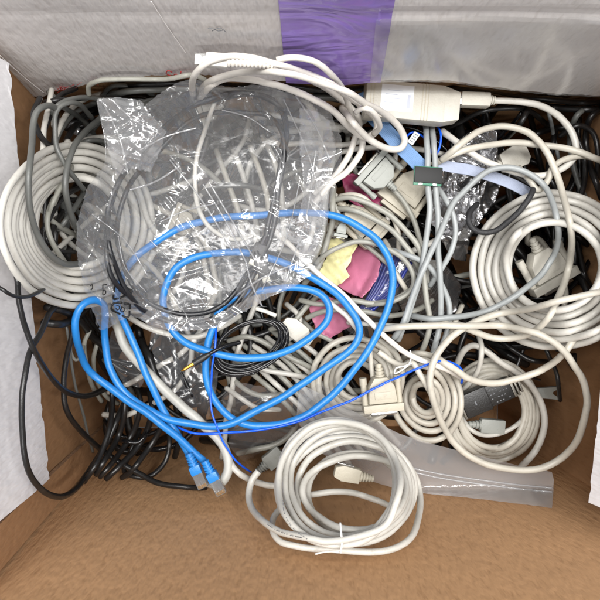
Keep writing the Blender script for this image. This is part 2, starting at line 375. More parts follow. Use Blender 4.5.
def dsub(parent, T, L=30, W=40, th=9, m='hood_b', ears=True, shell='steel', screws=True):
    h = th/2
    MB().prism([(-L*.5, -W*.17), (-L*.5, W*.17), (-L*.28, W*.34), (L*.12, W*.38), (L*.12, -W*.38), (-L*.28, -W*.34)], -h, h, 1.3, top=.94).out('hood', m, parent, T)
    MB().box(L*.12, L*.3, -W*.5, W*.5, -h*1.08, h*1.08, .9).out('flange', m, parent, T)
    MB().prism([(L*.3, -W*.32), (L*.38, -W*.32), (L*.38, W*.32), (L*.3, W*.32)], -h*.7, h*.7, .9).out('plug_shell', shell, parent, T)
    b = MB()
    b.box(-L*.16, L*.0, -W*.2, W*.2, h*.9, h*1.12, .3); b.out('grip', m, parent, T)
    relief(T, -L*.5-L*.28, -L*.48, h*.55, h*.85, m, parent, 4)
    if screws:
        for sgn in (-1, 1):
            s = MB().cyl((-L*.34, sgn*W*.43, 0), (L*.12, sgn*W*.43, 0), h*.5).cyl((-L*.5, sgn*W*.43, 0), (-L*.34, sgn*W*.43, 0), h*.62)
            s.out('thumbscrew', m if ears else 'darksteel', parent, T)
def usb_a(parent, T, L=48, W=14, m='white'):
    MB().box(0, L*.62, -W*.5, W*.5, -W*.28, W*.28, 1.4).out('plug_body', m, parent, T)
    b = MB().box(L*.6, L*.9, -W*.38, W*.38, -W*.17, W*.17, .4); b.out('plug_shell', 'steel', parent, T)
    relief(T, -L*.42, 0, W*.26, W*.4, m, parent, 7)
def rj45(parent, T, m='blue'):
    relief(T, -16, -1, 4.2, 5.2, m, parent, 5)
    MB().box(-3, 6, -5.6, 5.6, -4.8, 4.8, 1.2).out('boot', m, parent, T)
    MB().box(5, 21, -5.3, 5.3, -3.6, 3.6, .5).out('plug_body', 'clear', parent, T)
    b = MB()
    for i in range(8): b.box(17, 20.3, -4.2+i*1.15, -3.7+i*1.15, 3.2, 3.9, 0)
    b.out('contact', 'gold', parent, T)
    MB().prism([(5, -2), (19, -1.4), (19, 1.4), (5, 2)], -5.6, -4.8, .2).out('latch', 'clear', parent, T)
def env(x, y, dil=5, sg=5):
    """smoothed upper envelope of the pile, sampled at pixels x, y"""
    A = H.copy(); B = A.copy()
    for k in range(1, dil+1):
        B[k:, :] = np.maximum(B[k:, :], A[:-k, :]); B[:-k, :] = np.maximum(B[:-k, :], A[k:, :])
    A = B.copy()
    for k in range(1, dil+1):
        B[:, k:] = np.maximum(B[:, k:], A[:, :-k]); B[:, :-k] = np.maximum(B[:, :-k], A[:, k:])
    k = int(3*sg); ker = np.exp(-.5*(np.arange(-k, k+1)/sg)**2); ker /= ker.sum()
    B = np.apply_along_axis(lambda r: np.convolve(np.pad(r, k, mode='edge'), ker, mode='valid'), 0, B)
    B = np.apply_along_axis(lambda r: np.convolve(np.pad(r, k, mode='edge'), ker, mode='valid'), 1, B)
    xf = np.clip(x+OFF, 0, HN-2); yf = np.clip(y+OFF, 0, HN-2); xi = xf.astype(int); yi = yf.astype(int); fx = xf-xi; fy = yf-yi
    return (B[yi, xi]*(1-fx)+B[yi, xi+1]*fx)*(1-fy)+(B[yi+1, xi]*(1-fx)+B[yi+1, xi+1]*fx)*fy
def facets(x, y, g, box, sp, ar=1.5):
    """random heights on scattered points, joined by flat facets: the folds of crumpled film"""
    x0, y0, x1, y1 = box; n = int((x1-x0+2*sp)*(y1-y0+2*sp)/sp**2)+8
    px = list(g.uniform(x0-2*sp, x1+2*sp, n))+[x0-90, x1+90, x1+90, x0-90]; py = list(g.uniform(y0-2*sp, y1+2*sp, n))+[y0-90, y0-90, y1+90, y1+90]
    ca, sa = math.cos(.9), math.sin(.9)
    tr = [((a*ca+b*sa)/ar, -a*sa+b*ca) for a, b in zip(px, py)]
    r = delaunay_2d_cdt([Vector(q) for q in tr], [], [], 0, 1e-6); v = np.array([tuple(q) for q in r[0]]); hz = g.uniform(-1, 1, len(v))
    X = (x*ca+y*sa)/ar; Y = -x*sa+y*ca; out = np.zeros_like(x); o = np.argsort(X); Xs = X[o]; Ys = Y[o]
    for f in r[2]:
        A, B, C = v[f[0]], v[f[1]], v[f[2]]; lo = np.searchsorted(Xs, min(A[0], B[0], C[0])); hi = np.searchsorted(Xs, max(A[0], B[0], C[0]))
        if hi <= lo: continue
        xx, yy = Xs[lo:hi], Ys[lo:hi]; dt = (B[1]-C[1])*(A[0]-C[0])+(C[0]-B[0])*(A[1]-C[1])
        if abs(dt) < 1e-9: continue
        a = ((B[1]-C[1])*(xx-C[0])+(C[0]-B[0])*(yy-C[1]))/dt; b = ((C[1]-A[1])*(xx-C[0])+(A[0]-C[0])*(yy-C[1]))/dt; c = 1-a-b
        k = (a >= -1e-6) & (b >= -1e-6) & (c >= -1e-6); out[o[lo:hi][k]] = (a*hz[f[0]]+b*hz[f[1]]+c*hz[f[2]])[k]
    return out
def drape(x, y, dil=5, sg=5, sag=.010):
    return np.maximum(env(x, y, dil, sg), env(x, y, 16, 12)-sag)
def crumple(x, y, seed, box, levels=((42, .0045), (17, .0022), (8, .0009)), lines=40, lh=.0016, long=1.):
    g = np.random.default_rng(seed); x0, y0, x1, y1 = box; h = np.zeros_like(x)
    wx = x+3*np.sin(y/23+seed); wy = y+3*np.sin(x/19+2*seed)
    for sp, am in levels: h += am*facets(wx, wy, g, (x0-5, y0-5, x1+5, y1+5), sp)
    for k in range(lines):
        cx, cy = g.uniform(x0, x1), g.uniform(y0, y1); a = g.normal(.9, .9); Ln = g.uniform(15, 60)*long; wd = g.uniform(1.6, 3.6)
        dx, dy = x-cx, y-cy; u = dx*math.cos(a)+dy*math.sin(a); v = -dx*math.sin(a)+dy*math.cos(a)+u*u*g.normal(0, .003)
        h += lh*g.uniform(.5, 1.5)*np.clip(1-np.abs(v)/wd, 0, 1)*np.clip(1.3*(1-np.abs(u)/Ln), 0, 1)
    return h
def inside(poly, x, y):
    c = np.zeros(x.shape, bool); n = len(poly)
    for i in range(n):
        (x1, y1), (x2, y2) = poly[i], poly[i-1]
        if y1 == y2: continue
        c ^= ((y1 > y) != (y2 > y)) & (x < (x2-x1)*(y-y1)/(y2-y1)+x1)
    return c
def sheet(poly, step, zf, m, name, parent=None, jag=.6, thick=.0, paint=0, smooth=True):
    """crumpled sheet with the outline poly; zf(x,y) gives heights at pixel positions"""
    b = []
    for i in range(len(poly)):
        p, q = np.array(poly[i]), np.array(poly[(i+1) % len(poly)]); n = max(1, int(np.linalg.norm(q-p)/(step*1.3)))
        for k in range(n):
            c = p+(q-p)*k/n; b.append((c[0]+random.uniform(-jag, jag), c[1]+random.uniform(-jag, jag)))
    xs = [p[0] for p in b]; ys = [p[1] for p in b]
    gx, gy = np.meshgrid(np.arange(min(xs), max(xs), step), np.arange(min(ys), max(ys), step))
    gx = gx+rng.uniform(-.3, .3, gx.shape)*step; gy = gy+rng.uniform(-.3, .3, gy.shape)*step
    k = inside(b, gx, gy); ip = list(zip(gx[k].tolist(), gy[k].tolist())); nb = len(b)
    r = delaunay_2d_cdt([Vector(p) for p in b+ip], [], [list(range(nb))], 1, 1e-5)
    v2 = np.array([tuple(v) for v in r[0]]); x, y = v2[:, 0], v2[:, 1]; z = zf(x, y)
    zw = np.array([zwall(a, c, m=.0015) for a, c in zip(x, y)]); z = np.maximum(z, zw)
    d = D-z; V = np.stack([(x-NX)*d/F, -(y-NY)*d/F, z], 1); Fc = [tuple(f) if (x[f[1]]-x[f[0]])*(y[f[2]]-y[f[0]])-(x[f[2]]-x[f[0]])*(y[f[1]]-y[f[0]]) < 0 else tuple(f)[::-1] for f in r[2]]
    if thick:
        n = len(V); V = np.vstack([V, V-[0, 0, thick]]); E = {}
        for f in Fc:
            for i in range(len(f)):
                e = (f[i], f[(i+1) % len(f)]); E[e] = 1
        side = [(a, c) for (a, c) in E if (c, a) not in E]
        Fc = Fc+[tuple(i+n for i in f[::-1]) for f in Fc]+[(c, a, a+n, c+n) for a, c in side]
    if paint:
        for a, c, h in zip(x, y, z): hpaint(a, c, step, h+paint)
    return link(name, V, Fc, m, parent, smooth=smooth)
def cen(poly, z=0):
    return P(sum(p[0] for p in poly)/len(poly), sum(p[1] for p in poly)/len(poly), z)
def loops(cx, cy, ra, rb, n, ar=1., rot=0, jit=2., start=0, drift=(0, 0), per=14, order=None, extra=0):
    """n turns of an elliptical coil from radius ra to rb with uneven turns"""
    out = []; jc = [(random.uniform(-jit, jit), random.uniform(-jit, jit)) for _ in range(n+2)]
    rad = [ra+(rb-ra)*i/max(1, n-1) for i in range(n)]
    if order: rad = [rad[i] for i in order]
    rad.append(rad[-1])
    c, s = math.cos(math.radians(rot)), math.sin(math.radians(rot))
    for i in range(int((n+extra)*per)):
        t = i/per; k = min(int(t), n-1); f = min(1, t-k); f2 = f*f*(3-2*f)
        r = rad[k]+(rad[k+1]-rad[k])*f2; ox = jc[k][0]+(jc[k+1][0]-jc[k][0])*f; oy = jc[k][1]+(jc[k+1][1]-jc[k][1])*f
        a = 2*math.pi*t+math.radians(start); u, v = r*math.cos(a), r*ar*math.sin(a)
        out.append((cx+ox+drift[0]*t/n+u*c-v*s, cy+oy+drift[1]*t/n+u*s+v*c))
    return out
# ================================================================ THE BOX
tb = MB(); tb.box(-1.5, 1.5, -1.5, 1.5, -.05, 0, 0)
table = tb.out('tabletop', 'table', None, Matrix.Translation((.05, 0, ZF-.006))); tag(table, kind='structure')
box = thing('cardboard_box', (.055, -.01, ZF-.005), 'open brown cardboard box with white outer flaps folded in, holding the whole tangle of cables', 'box')
TH = .004
def quad_slab(name, a, b, c, d, off, m, parent, nx=24, ny=16, wav=.0006, me='kraft_edge', seed=0, rag=None):
    """board between corners a,b (bottom) and d,c (top), thickened along off; rag makes a torn bottom edge"""
    a, b, c, d, off = map(Vector, (a, b, c, d, off)); n = off.normalized(); g = random.Random(seed); V = []; Fc = []; fm = []
    ph = g.uniform(0, 6)
    for side in (0, 1):
        for j in range(ny+1):
            for i in range(nx+1):
                u, v = i/nx, j/ny; p = (a*(1-u)+b*u)*(1-v)+(d*(1-u)+c*u)*v
                p = p+n*wav*(math.sin(5*u+ph)+math.sin(7*v+2*ph+3*u))
                if rag and j == 0: p = p+(d-a).normalized()*rag[i % len(rag)]
                V.append(p+off*side)
    q = (nx+1)*(ny+1); idx = lambda i, j: j*(nx+1)+i
    for j in range(ny):
        for i in range(nx):
            f = (idx(i, j), idx(i+1, j), idx(i+1, j+1), idx(i, j+1)); Fc += [f, tuple(k+q for k in f[::-1])]; fm += [0, 0]
    for i in range(nx): 
        Fc += [(idx(i+1, 0), idx(i, 0), idx(i, 0)+q, idx(i+1, 0)+q), (idx(i, ny), idx(i+1, ny), idx(i+1, ny)+q, idx(i, ny)+q)]; fm += [1, 1]
    for j in range(ny):
        Fc += [(idx(0, j), idx(0, j+1), idx(0, j+1)+q, idx(0, j)+q), (idx(nx, j+1), idx(nx, j), idx(nx, j)+q, idx(nx, j+1)+q)]; fm += [1, 1]
    return link(name, [tuple(v) for v in V], Fc, None, parent, smooth=False, mats=[m, me], fm=fm)
XLF = -.150
quad_slab('base', (XL-.01, YN, ZF), (XR, YN, ZF), (XR, YF, ZF), (XLF-.003, YF, ZF), (0, 0, -TH), 'kraft_x', box, wav=.0002)
quad_slab('wall', (XL-.01, YN, ZF), (XR+.004, YN, ZF), (XR+.004, YN, RIM), (XL-.01, YN, RIM), (0, -TH, 0), 'kraft_x', box, seed=1)
quad_slab('wall', (XLF-.01, YF, ZF), (XR+.004, YF, ZF), (XR+.004, YF, RIM), (XLF-.01, YF, RIM), (0, TH, 0), 'kraft_x', box, seed=2)
quad_slab('wall', (XL, YN-.001, ZF), (XLF, YF+.001, ZF), (XLF, YF+.001, RIM), (XL, YN-.001, RIM), (-TH, 0, 0), 'kraft_y_shaded', box, seed=3)
quad_slab('wall', (XR, YN-.001, ZF), (XR, YF+.001, ZF), (XR, YF+.001, RIM), (XR, YN-.001, RIM), (TH, 0, 0), 'kraft_y_shaded', box, seed=4)
quad_slab('glue_tab', (XL+.0035, YN+.001, ZF+.001), (XL+.0025, YN+.019, ZF+.001), (XL+.0025, YN+.026, RIM), (XL+.0035, YN+.001, RIM), (-.003, 0, 0), 'kraft_y_shaded', box, seed=5, wav=.0003)
gr = random.Random(3)
rag = [gr.uniform(-.0008, .0008)+(.002 if gr.random() < .12 else 0) for _ in range(61)]
# flaps folded down inside: left, right (the far one follows the photograph's crooked lower edge)
quad_slab('flap', (-.130, -.130, .043), (-.140, .119, .078), (XLF, .119, RIM), (XL, -.134, RIM), (-.0038, 0, 0), 'flap_y', box, nx=60, seed=6, rag=rag)
quad_slab('flap', (.206, -.143, .048), (.232, .119, .055), (XR-.001, .119, RIM), (XR-.002, -.146, RIM), (.0038, 0, 0), 'flap_y', box, nx=60, seed=8, rag=[.3*r_ for r_ in rag])
def FP(px, py, off=0):
    d = (FA+FB*D)/((NY-py)/F+FB); p = P(px, py, D-d); return p+Vector((0, -off, 0))
def flap_bottom(px): return float(np.interp(px, EX, EY))
def flap_grid(x0f, x1f, y0f, y1f, off, nx, ny, jag=0, bend=0):
    V = []; Fc = []
    for j in range(ny+1):
        for i in range(nx+1):
            u, v = i/nx, j/ny; px0 = x0f(v)+(x1f(v)-x0f(v))*u
            ya, yb = y0f(px0), y1f(px0); py = ya+(yb-ya)*v
            if j == ny: py += random.uniform(-jag, jag)
            bnd = bend*math.exp(-((py-14)/5)**2)*(.3+.7*(px0 > 380))+.0006*math.sin(px0/37)*math.sin(py/20)
            V.append(tuple(FP(px0, py, off-bnd)))
    for j in range(ny):
        for i in range(nx): a = j*(nx+1)+i; Fc.append((a, a+nx+1, a+nx+2, a+1))
    return V, Fc
def flap_slab(name, x0f, x1f, y0f, y1f, off, thick, nx, ny, m, parent, jag=0, bend=0, me='kraft_edge'):
    st = random.getstate(); V, Fc = flap_grid(x0f, x1f, y0f, y1f, off, nx, ny, jag, bend)
    n = len(V); V2 = [(x, y+thick, z) for x, y, z in V]; fm = [0]*len(Fc); F2 = [tuple(i+n for i in f[::-1]) for f in Fc]; fm += [0]*len(F2)
    E = {}
    for f in Fc:
        for i in range(4): E[(f[i], f[(i+1) % 4])] = 1
    sd = [(b, a, a+n, b+n) for (a, b) in E if (b, a) not in E]; fm += [1]*len(sd)
    return link(name, V+V2, Fc+F2+sd, None, parent, smooth=False, mats=[m, me], fm=fm)
ff = flap_slab('flap', lambda v: -70, lambda v: 690, lambda x: -4.5, flap_bottom, 0, .0035, 240, 24, 'flap_x', box, jag=.5, bend=.0015)
flap_slab('purple_tape', lambda v: 278+v*8, lambda v: 395.5-v*15, lambda x: -4.6, lambda x: flap_bottom(x)+.6, .0009, .0004, 40, 24, 'purple', box, bend=.0015, me='purple')
flap_slab('clear_tape', lambda v: 376-v*6, lambda v: 688, lambda x: 17+.6*math.sin(x/20), lambda x: flap_bottom(x)-.8, .0016, .0003, 80, 16, 'tape', box, jag=.3, bend=.0015, me='tape')
def flap_stroke(name, strokes, r, m):
    V = []; Fc = []
    for s in strokes:
        q = spline(s, 1.0); a, b = tube([tuple(FP(x, y, .0021)) for x, y in q], r*.0006, 6); b = [tuple(i+len(V) for i in f) for f in b]; V += a.tolist(); Fc += b
    return link(name, V, Fc, m, ff)
flap_stroke('red_writing', [[(172, 69), (168, 67), (166, 70), (171, 73), (168, 76), (164, 74)], [(175, 74), (174, 71), (177, 71), (178, 75)], [(181, 68), (181, 75), (184, 71)], [(187, 75), (187, 70), (190, 72)], [(192, 70), (198, 66)]], .5, 'red')
gs = random.Random(4)
flap_stroke('red_writing', [[(x0, 88-(x0-50)*.16+gs.uniform(-3, 3)), (x0+gs.uniform(1, 4), 87-(x0-50)*.16+gs.uniform(-3, 3)), (x0+gs.uniform(3, 7), 87-(x0-50)*.16+gs.uniform(-4, 3))] for x0 in [gs.uniform(52, 98) for _ in range(20)]], .22, 'red')
flap_stroke('pencil_mark', [[(208, 24), (214, 25), (218, 27), (224, 26)], [(212, 27), (220, 24), (226, 28)]], .35, 'inkgrey')
# score lines pressed into the far flap
for st_ in ([(151, -3), (168, 24), (186, 50)], [(0, 52), (22, 72), (44, 90)]): flap_stroke('crease_line', [st_], .55, 'flap_x')
# ================================================================ BURIED CABLES
def free(px, py):
    if py > 452-12*math.sin(px/40): return False
    if py > 325 and px < 92+(py-325)*.12: return False
    if px < 48: return py > 120 and px > 40
    if px > (592 if 205 < py < 345 else 580 if py < 200 else 566): return False
    if py > 350 and px > 478+(py < 400)*50: return False
    if py < (96 if px > 330 else 86): return False
    return True
LM = [(40, 110, 'far left corner of the box'), (60, 200, 'ivory coil at the left'), (110, 130, 'top left corner of the plastic bag'), (130, 210, 'left half of the plastic bag'), (110, 370, 'two left blue strands'),
      (150, 440, 'blue plugs'), (190, 130, 'top of the plastic bag'), (200, 230, 'middle of the plastic bag'), (180, 350, 'audio jack'), (210, 420, 'thick pale cable'), (250, 160, 'right half of the plastic bag'),
      (250, 345, 'small black bundle'), (260, 270, 'lower right of the plastic bag'), (280, 420, 'dull pouch in the middle'), (320, 150, 'USB cable loops'), (340, 210, 'beige connectors'), (345, 270, 'yellow paper'),
      (330, 325, 'lower mauve plastic'), (360, 370, 'tied beige coil'), (370, 270, 'upper mauve plastic'), (395, 290, 'navy wires'), (420, 120, 'cream adapter'), (430, 180, 'circuit board'), (430, 290, 'middle grey strands'),
      (430, 400, 'right lobe of the tied coil'), (470, 180, 'silver bag'), (480, 120, 'square USB plug'), (480, 340, 'left foot of the right coil'), (490, 400, 'black connector'), (520, 160, 'arch of the long beige cable'),
      (545, 270, 'right coil'), (545, 200, 'top of the right coil'), (530, 350, 'bottom of the right coil')]
USED = set()
def where(x, y, label):
    """says where a buried cord's middle lies, by the nearest landmarks, trying for words no other has"""
    c = sorted(LM, key=lambda q: (q[0]-x)**2+(q[1]-y)**2)[:5]; best = None
    for q in c:
        dx, dy = x-q[0], y-q[1]
        w = 'right under' if math.hypot(dx, dy) < 12 else (('right of' if dx > 0 else 'left of') if abs(dx) > abs(dy) else ('in front of' if dy > 0 else 'beyond'))
        t = f'{w} the {q[2]}'; best = best or t
        if (label, t) not in USED: best = t; break
    USED.add((label, best)); return best
def wander(n, zr, r, m, label, group, cat='cable', zmax=-.045, region=None):
    g = random.Random(len(m)*7+n); k = 0; tries = 0
    while k < n and tries < n*200:
        tries += 1
        x, y = (g.uniform(60, 550), g.uniform(100, 440)) if not region else (g.uniform(region[0], region[2]), g.uniform(region[1], region[3]))
        if not free(x, y): continue
        a = g.uniform(0, 6.28); cur = g.uniform(-.35, .35); pts = [(x, y)]
        for i in range(g.randint(7, 14)):
            for att in range(4):
                nx, ny = x+20*math.cos(a), y+20*math.sin(a)
                if free(nx, ny): break
                a += .22
            else: break
            x, y = nx, ny; pts.append((x, y)); cur += g.uniform(-.2, .2); cur = max(-.38, min(.38, cur)); a += cur
        if len(pts) < 6: continue
        mx_, my_ = pts[len(pts)//2]; rr_ = g.uniform(*r); lb_ = ('thick ' if rr_ > (r[0]+r[1])/2 else 'thin ')+label; lm = where(mx_, my_, lb_)
        cable(pts, rr_, m, lb_.format(lm), group=group, zmin=g.uniform(*zr), zmax=zmax, comp=.6, seg=9); k += 1
wander(95, (-.17, -.08), (3.0, 5.2), 'black', 'buried black gap-darkening cable {}', 'black cables added under the tangle to darken gaps', zmax=-.055)  # filler cables added so the gaps in the pile go dark
wander(10, (-.09, -.06), (2.2, 3.2), 'slate', 'buried dark grey cable {}', 'dark grey cables buried deep', zmax=-.05)
wander(22, (-.07, -.05), (1.8, 3.4), 'gloss', 'buried glossy lead {}', 'glossy black leads deep in the tangle', zmax=-.045)
wander(9, (-.065, -.05), (2.8, 3.6), 'grey', 'half buried mid grey cable {}', 'grey cables half hidden in the middle', zmax=-.04, region=(230, 180, 450, 420))
wander(9, (-.05, -.035), (2.6, 3.6), 'slate', 'slate grey cable {}', 'slate grey cables at the far left', zmax=-.02, region=(46, 92, 125, 300))
wander(8, (-.05, -.035), (2.6, 3.8), 'black', 'loose black cable {}', 'loose black cables at the far left', zmax=-.025, region=(46, 92, 125, 300))
wander(14, (-.055, -.035), (2.6, 4.4), 'black', 'slack black cable {}', 'slack black cables at the lower left', zmax=-.03, region=(140, 330, 235, 425))
wander(10, (-.06, -.04), (2.4, 3.6), 'black', 'bent black shade-filling cable {}', 'bent black cables added at the right for dark shadows', zmax=-.035, region=(455, 95, 560, 440))  # added black cables stand in for the dark shadows at the right
wander(9, (-.07, -.05), (2.8, 4.4), 'black', 'coiled black hole-darkening cable {}', 'black cables added to darken the inside of the right coil', zmax=-.045, region=(505, 220, 592, 330))  # added black cables darken the hollow of the right coil
wander(16, (-.045, -.03), (2.8, 3.6), 'putty', 'pale cable under the film, {}', 'pale cables under the plastic bag', zmax=-.015, region=(125, 120, 310, 310))
def z4(ox, oy, *p, s=4.0): return [(ox+a/s, oy+b/s) for a, b in p]
def Q(s): v = [float(t) for t in s.replace(',', ' ').split()]; return list(zip(v[::2], v[1::2]))
for pts, m_, r_, lb in [  # cables added to darken the strip in the far flap's shade
    ('120 86 160 83 210 84 260 88 310 90 350 94', 'black', 3.4, 'black cable added to darken the gap below the far flap, upper left'),
    ('108 94 150 90 200 88 250 92 300 96 352 100', 'slate', 3.2, 'dark grey cable added to darken the strip below the far flap behind the bag'),
    ('230 86 280 86 330 90 366 88', 'black', 3., 'short black cable added to darken the gap below the purple tape'),
    ('446 88 480 92 520 97 560 101 604 103', 'black', 3.2, 'black cable added to darken the strip below the far flap, upper right'),
    ('470 92 510 101 550 107 604 110', 'black', 3.4, 'lower black cable added to darken the strip below the far flap, upper right'),
    ('604 106 590 118 586 140 592 170 602 200', 'black', 3.2, 'black cable bending down, added to darken the right wall below the flap'),
    ('590 104 576 118 570 142 576 176 588 206', 'slate', 3., 'dark grey cable bending down, added to darken the far right corner'),
    ('40 98 34 112 38 130 46 142 58 150', 'black', 3., 'black cable bending down in the far left corner')]:
    cable(Q(pts), r_*1.1, m_, lb, zmin=-.03)
# ================================================================ LEFT SIDE, low layers
cable(Q('90 330 84 345 86 365 92 385 102 402'), 2.6, 'grey', 'thin grey cable hooking down in front of the brown wall, left end of the pile', zmin=-.07)
cable(Q('98 340 94 360 96 380 106 396 118 404'), 2.6, 'grey', 'thin grey cable beside the hooked one, just left of the blue cable', zmin=-.065)
cable(Q('71 338 71 352 76 360 82 355 84 342'), 1.8, 'grey', 'short grey lead bent into a tight hook left of the blue cable', zmin=-.05)
cable(Q('168 425 170 442 166 460 158 470 147 477 134 476 124 471 130 452 140 430'), 2.9, 'black', 'black cable looping onto the brown cardboard below the blue plugs', zmin=-.045)
cable(Q('66 325 70 345 72 365 76 390 84 420 93 452'), 1.6, 'slate', 'thin dark lead crossing the brown left wall', zmin=-.06)
cable(Q('80 310 74 325 70 340 67 352 65 368 64 385 65 402 69 415 77 427 90 441 106 453 125 465 140 474 158 483 180 487 205 488'), 3.2, 'black', 'long black cable sweeping from the left wall to under the blue plugs', zmin=[-.06, -.05, -.03, -.02])
cable(Q('62 300 50 313 40 333 30 350 26 372 22 400 22 430 25 458 34 480 48 494 62 497 76 489 88 473 99 455 112 432 124 404'), 3.5, 'black', 'thick black cable in a big U over the white left flap and brown corner', zmin=[-.02, 0, 0, -.03])
cable(Q('12 262 17 280 20 303 25 327 33 348 44 368 55 382 66 391 84 396 102 391 118 380'), 3.3, 'black', 'black cable coming from under the ivory coil down across the left flap', zmin=[0, 0, -.02, -.04])
cable(Q('-8 283 2 289 13 295 27 296 38 293 52 284'), 2.3, 'black', 'thin black cable crossing the left flap below the ivory coil', zmin=0)
for k, (pts, r, lb) in enumerate([
    ('112 372 113 395 111 415 107 435 100 455 92 470 84 482', 2.9, 'leftmost of the black cables sweeping down to the brown corner'),
    ('124 380 126 400 123 420 116 440 106 458 96 474', 3.1, 'second from the left of the black cables sweeping down to the brown corner'),
    ('136 384 140 402 136 424 126 444 113 462 100 477', 2.9, 'third from the left of the black cables sweeping down to the brown corner'),
    ('150 392 152 412 146 432 133 452 118 468 106 479', 3.2, 'fourth from the left of the black cables sweeping down to the brown corner'),
    ('164 402 163 422 155 440 142 458 130 472 122 478', 3.0, 'rightmost of the black cables sweeping down to the brown corner')]):
    cable(Q(pts), r*1.1, 'black', lb, zmin=-.04)
# top left, behind the bag
cable(Q('44 102 60 100 90 97 120 99 150 101 180 110'), 2.8, 'black', 'black cable running along just below the far flap', zmin=-.045)
cable(Q('48 120 60 104 80 97 108 100 135 104 165 96'), 2.8, 'slate', 'dark grey cable curving just below the far flap', zmin=-.04)
cable(Q('88 130 100 122 118 112 140 106 160 100'), 3., 'slate', 'dark grey cable passing behind the top of the plastic bag', zmin=-.04)
cable(Q('58 230 70 215 82 195 88 170 100 150 108 140'), 3., 'slate', 'dark grey cable rising behind the left edge of the bag', zmin=-.05)
cable(Q('40 235 52 214 66 196 84 186 100 180'), 3., 'black', 'black cable between the ivory coil and the bag', zmin=-.05)
cable(Q('46 225 47 240 60 250 75 252'), 2., 'black', 'thin black lead inside the ivory coil', zmin=-.05)
t = thing('adapter_plug', P(47, 124, -.02), 'cream plug with a ribbed neck lying behind the ivory coil at the far left', 'plug')
T, _ = frame(44, 124, -60, half=7, R=9, z=-.022); MB().prism([(-14, -9), (6, -10), (14, -5), (14, 5), (6, 10), (-14, 9)], -5, 5, 1.5).out('plug_body', 'hood_w', t, T); relief(T, -24, -13, 4, 5.5, 'hood_w', t, 4)
t = thing('telephone_plug', P(68, 126, -.01), 'small cream modular plug between the two dark grey cables', 'plug')
T, _ = frame(69, 127, 28, half=4, R=6, z=-.012); MB().box(-8, 6, -5, 5, -4, 4, .8).out('plug_body', 'hood_w', t, T); MB().box(5, 12, -4, 4, -3, 3, .5).out('tip', 'clear', t, T); relief(T, -16, -8, 3, 4, 'hood_w', t, 3)
t = thing('network_plug', P(115, 90, .0), 'clear network plug standing up behind the bag, under the far flap', 'plug')
T, _ = frame(114, 91, -80, half=4, R=5, z=-.005); MB().box(-5, 6, -4.5, 4.5, -3, 3, .5).out('plug_body', 'clear', t, T)
b = MB()
for i in range(6): b.box(2, 5.3, -3.4+i*1.2, -2.9+i*1.2, 2.6, 3.3, 0)
b.out('contact', 'gold', t, T)
cable(Q('51 213 54 203 60 186 66 178 73 170 86 162 102 159 116 162'), 3.3, 'grey', 'grey cable leaving the inside of the ivory coil towards the bag', zmin=-.04)
cable(Q('78 145 90 141 105 142 120 148'), 3., 'slate', 'short dark grey cable entering the bag region beside the ivory coil', zmin=-.035)
cable(Q('54 198 49 212 48 226 53 243 60 255 68 267 79 279'), 3.1, 'grey', 'grey cable curving down inside the ivory coil', zmin=-.04)
cable(Q('82 152 74 164 68 178 60 190 52 204 46 222'), 2.6, 'grey', 'grey cable slanting between the ivory coil and the bag', zmin=-.04)
# ivory coil at the far left
iv = thing('cable_coil', P(60, 220, .0), 'big ivory cable coil resting on the left flap', 'cable coil')
cable(loops(80, 224, 72, 48, 4, ar=1.02, jit=2, start=0), 4.1, 'ivory', name='cord', parent=iv, zmin=-.035, comp=.7, zmax=.0)
cable(loops(77, 222, 81, 43, 6, ar=1.03, jit=1.6, start=20, extra=.6)+Q('58 168 64 152 68 142'), 4.2, 'ivory', name='cord', parent=iv, zmin=-.025, comp=.8, zmax=.045, dip=2)
cable(Q('92 118 78 104 62 106 56 114 55 128 56 145 61 157 67 168 75 178 84 190'), 2.9, 'slate', 'grey cable in a narrow arch over the ivory coil, beside the bag', zmin=-.01)
cable(Q('106 112 96 122 86 131 77 142 70 158 66 175 65 190 68 207 74 222 82 236'), 3.6, 'slate', 'thick mid grey cable curving down left of the bag', zmin=-.01)
cable(Q('58 110 50 106 42 107 37 112 33 125 31 147 30 168 29 190 30 208 35 228 43 245 54 258 66 264 80 264'), 3.7, 'slate', 'thick dark grey cable arching over the ivory coil, leftmost of the grey ones', zmin=0)
cable(Q('89 95 89 86 98 81 115 79.5 135 79 166 79 192 75 205 80'), 2.9, 'grey', 'grey cable lying along the lower edge of the far flap', zmin=.0)
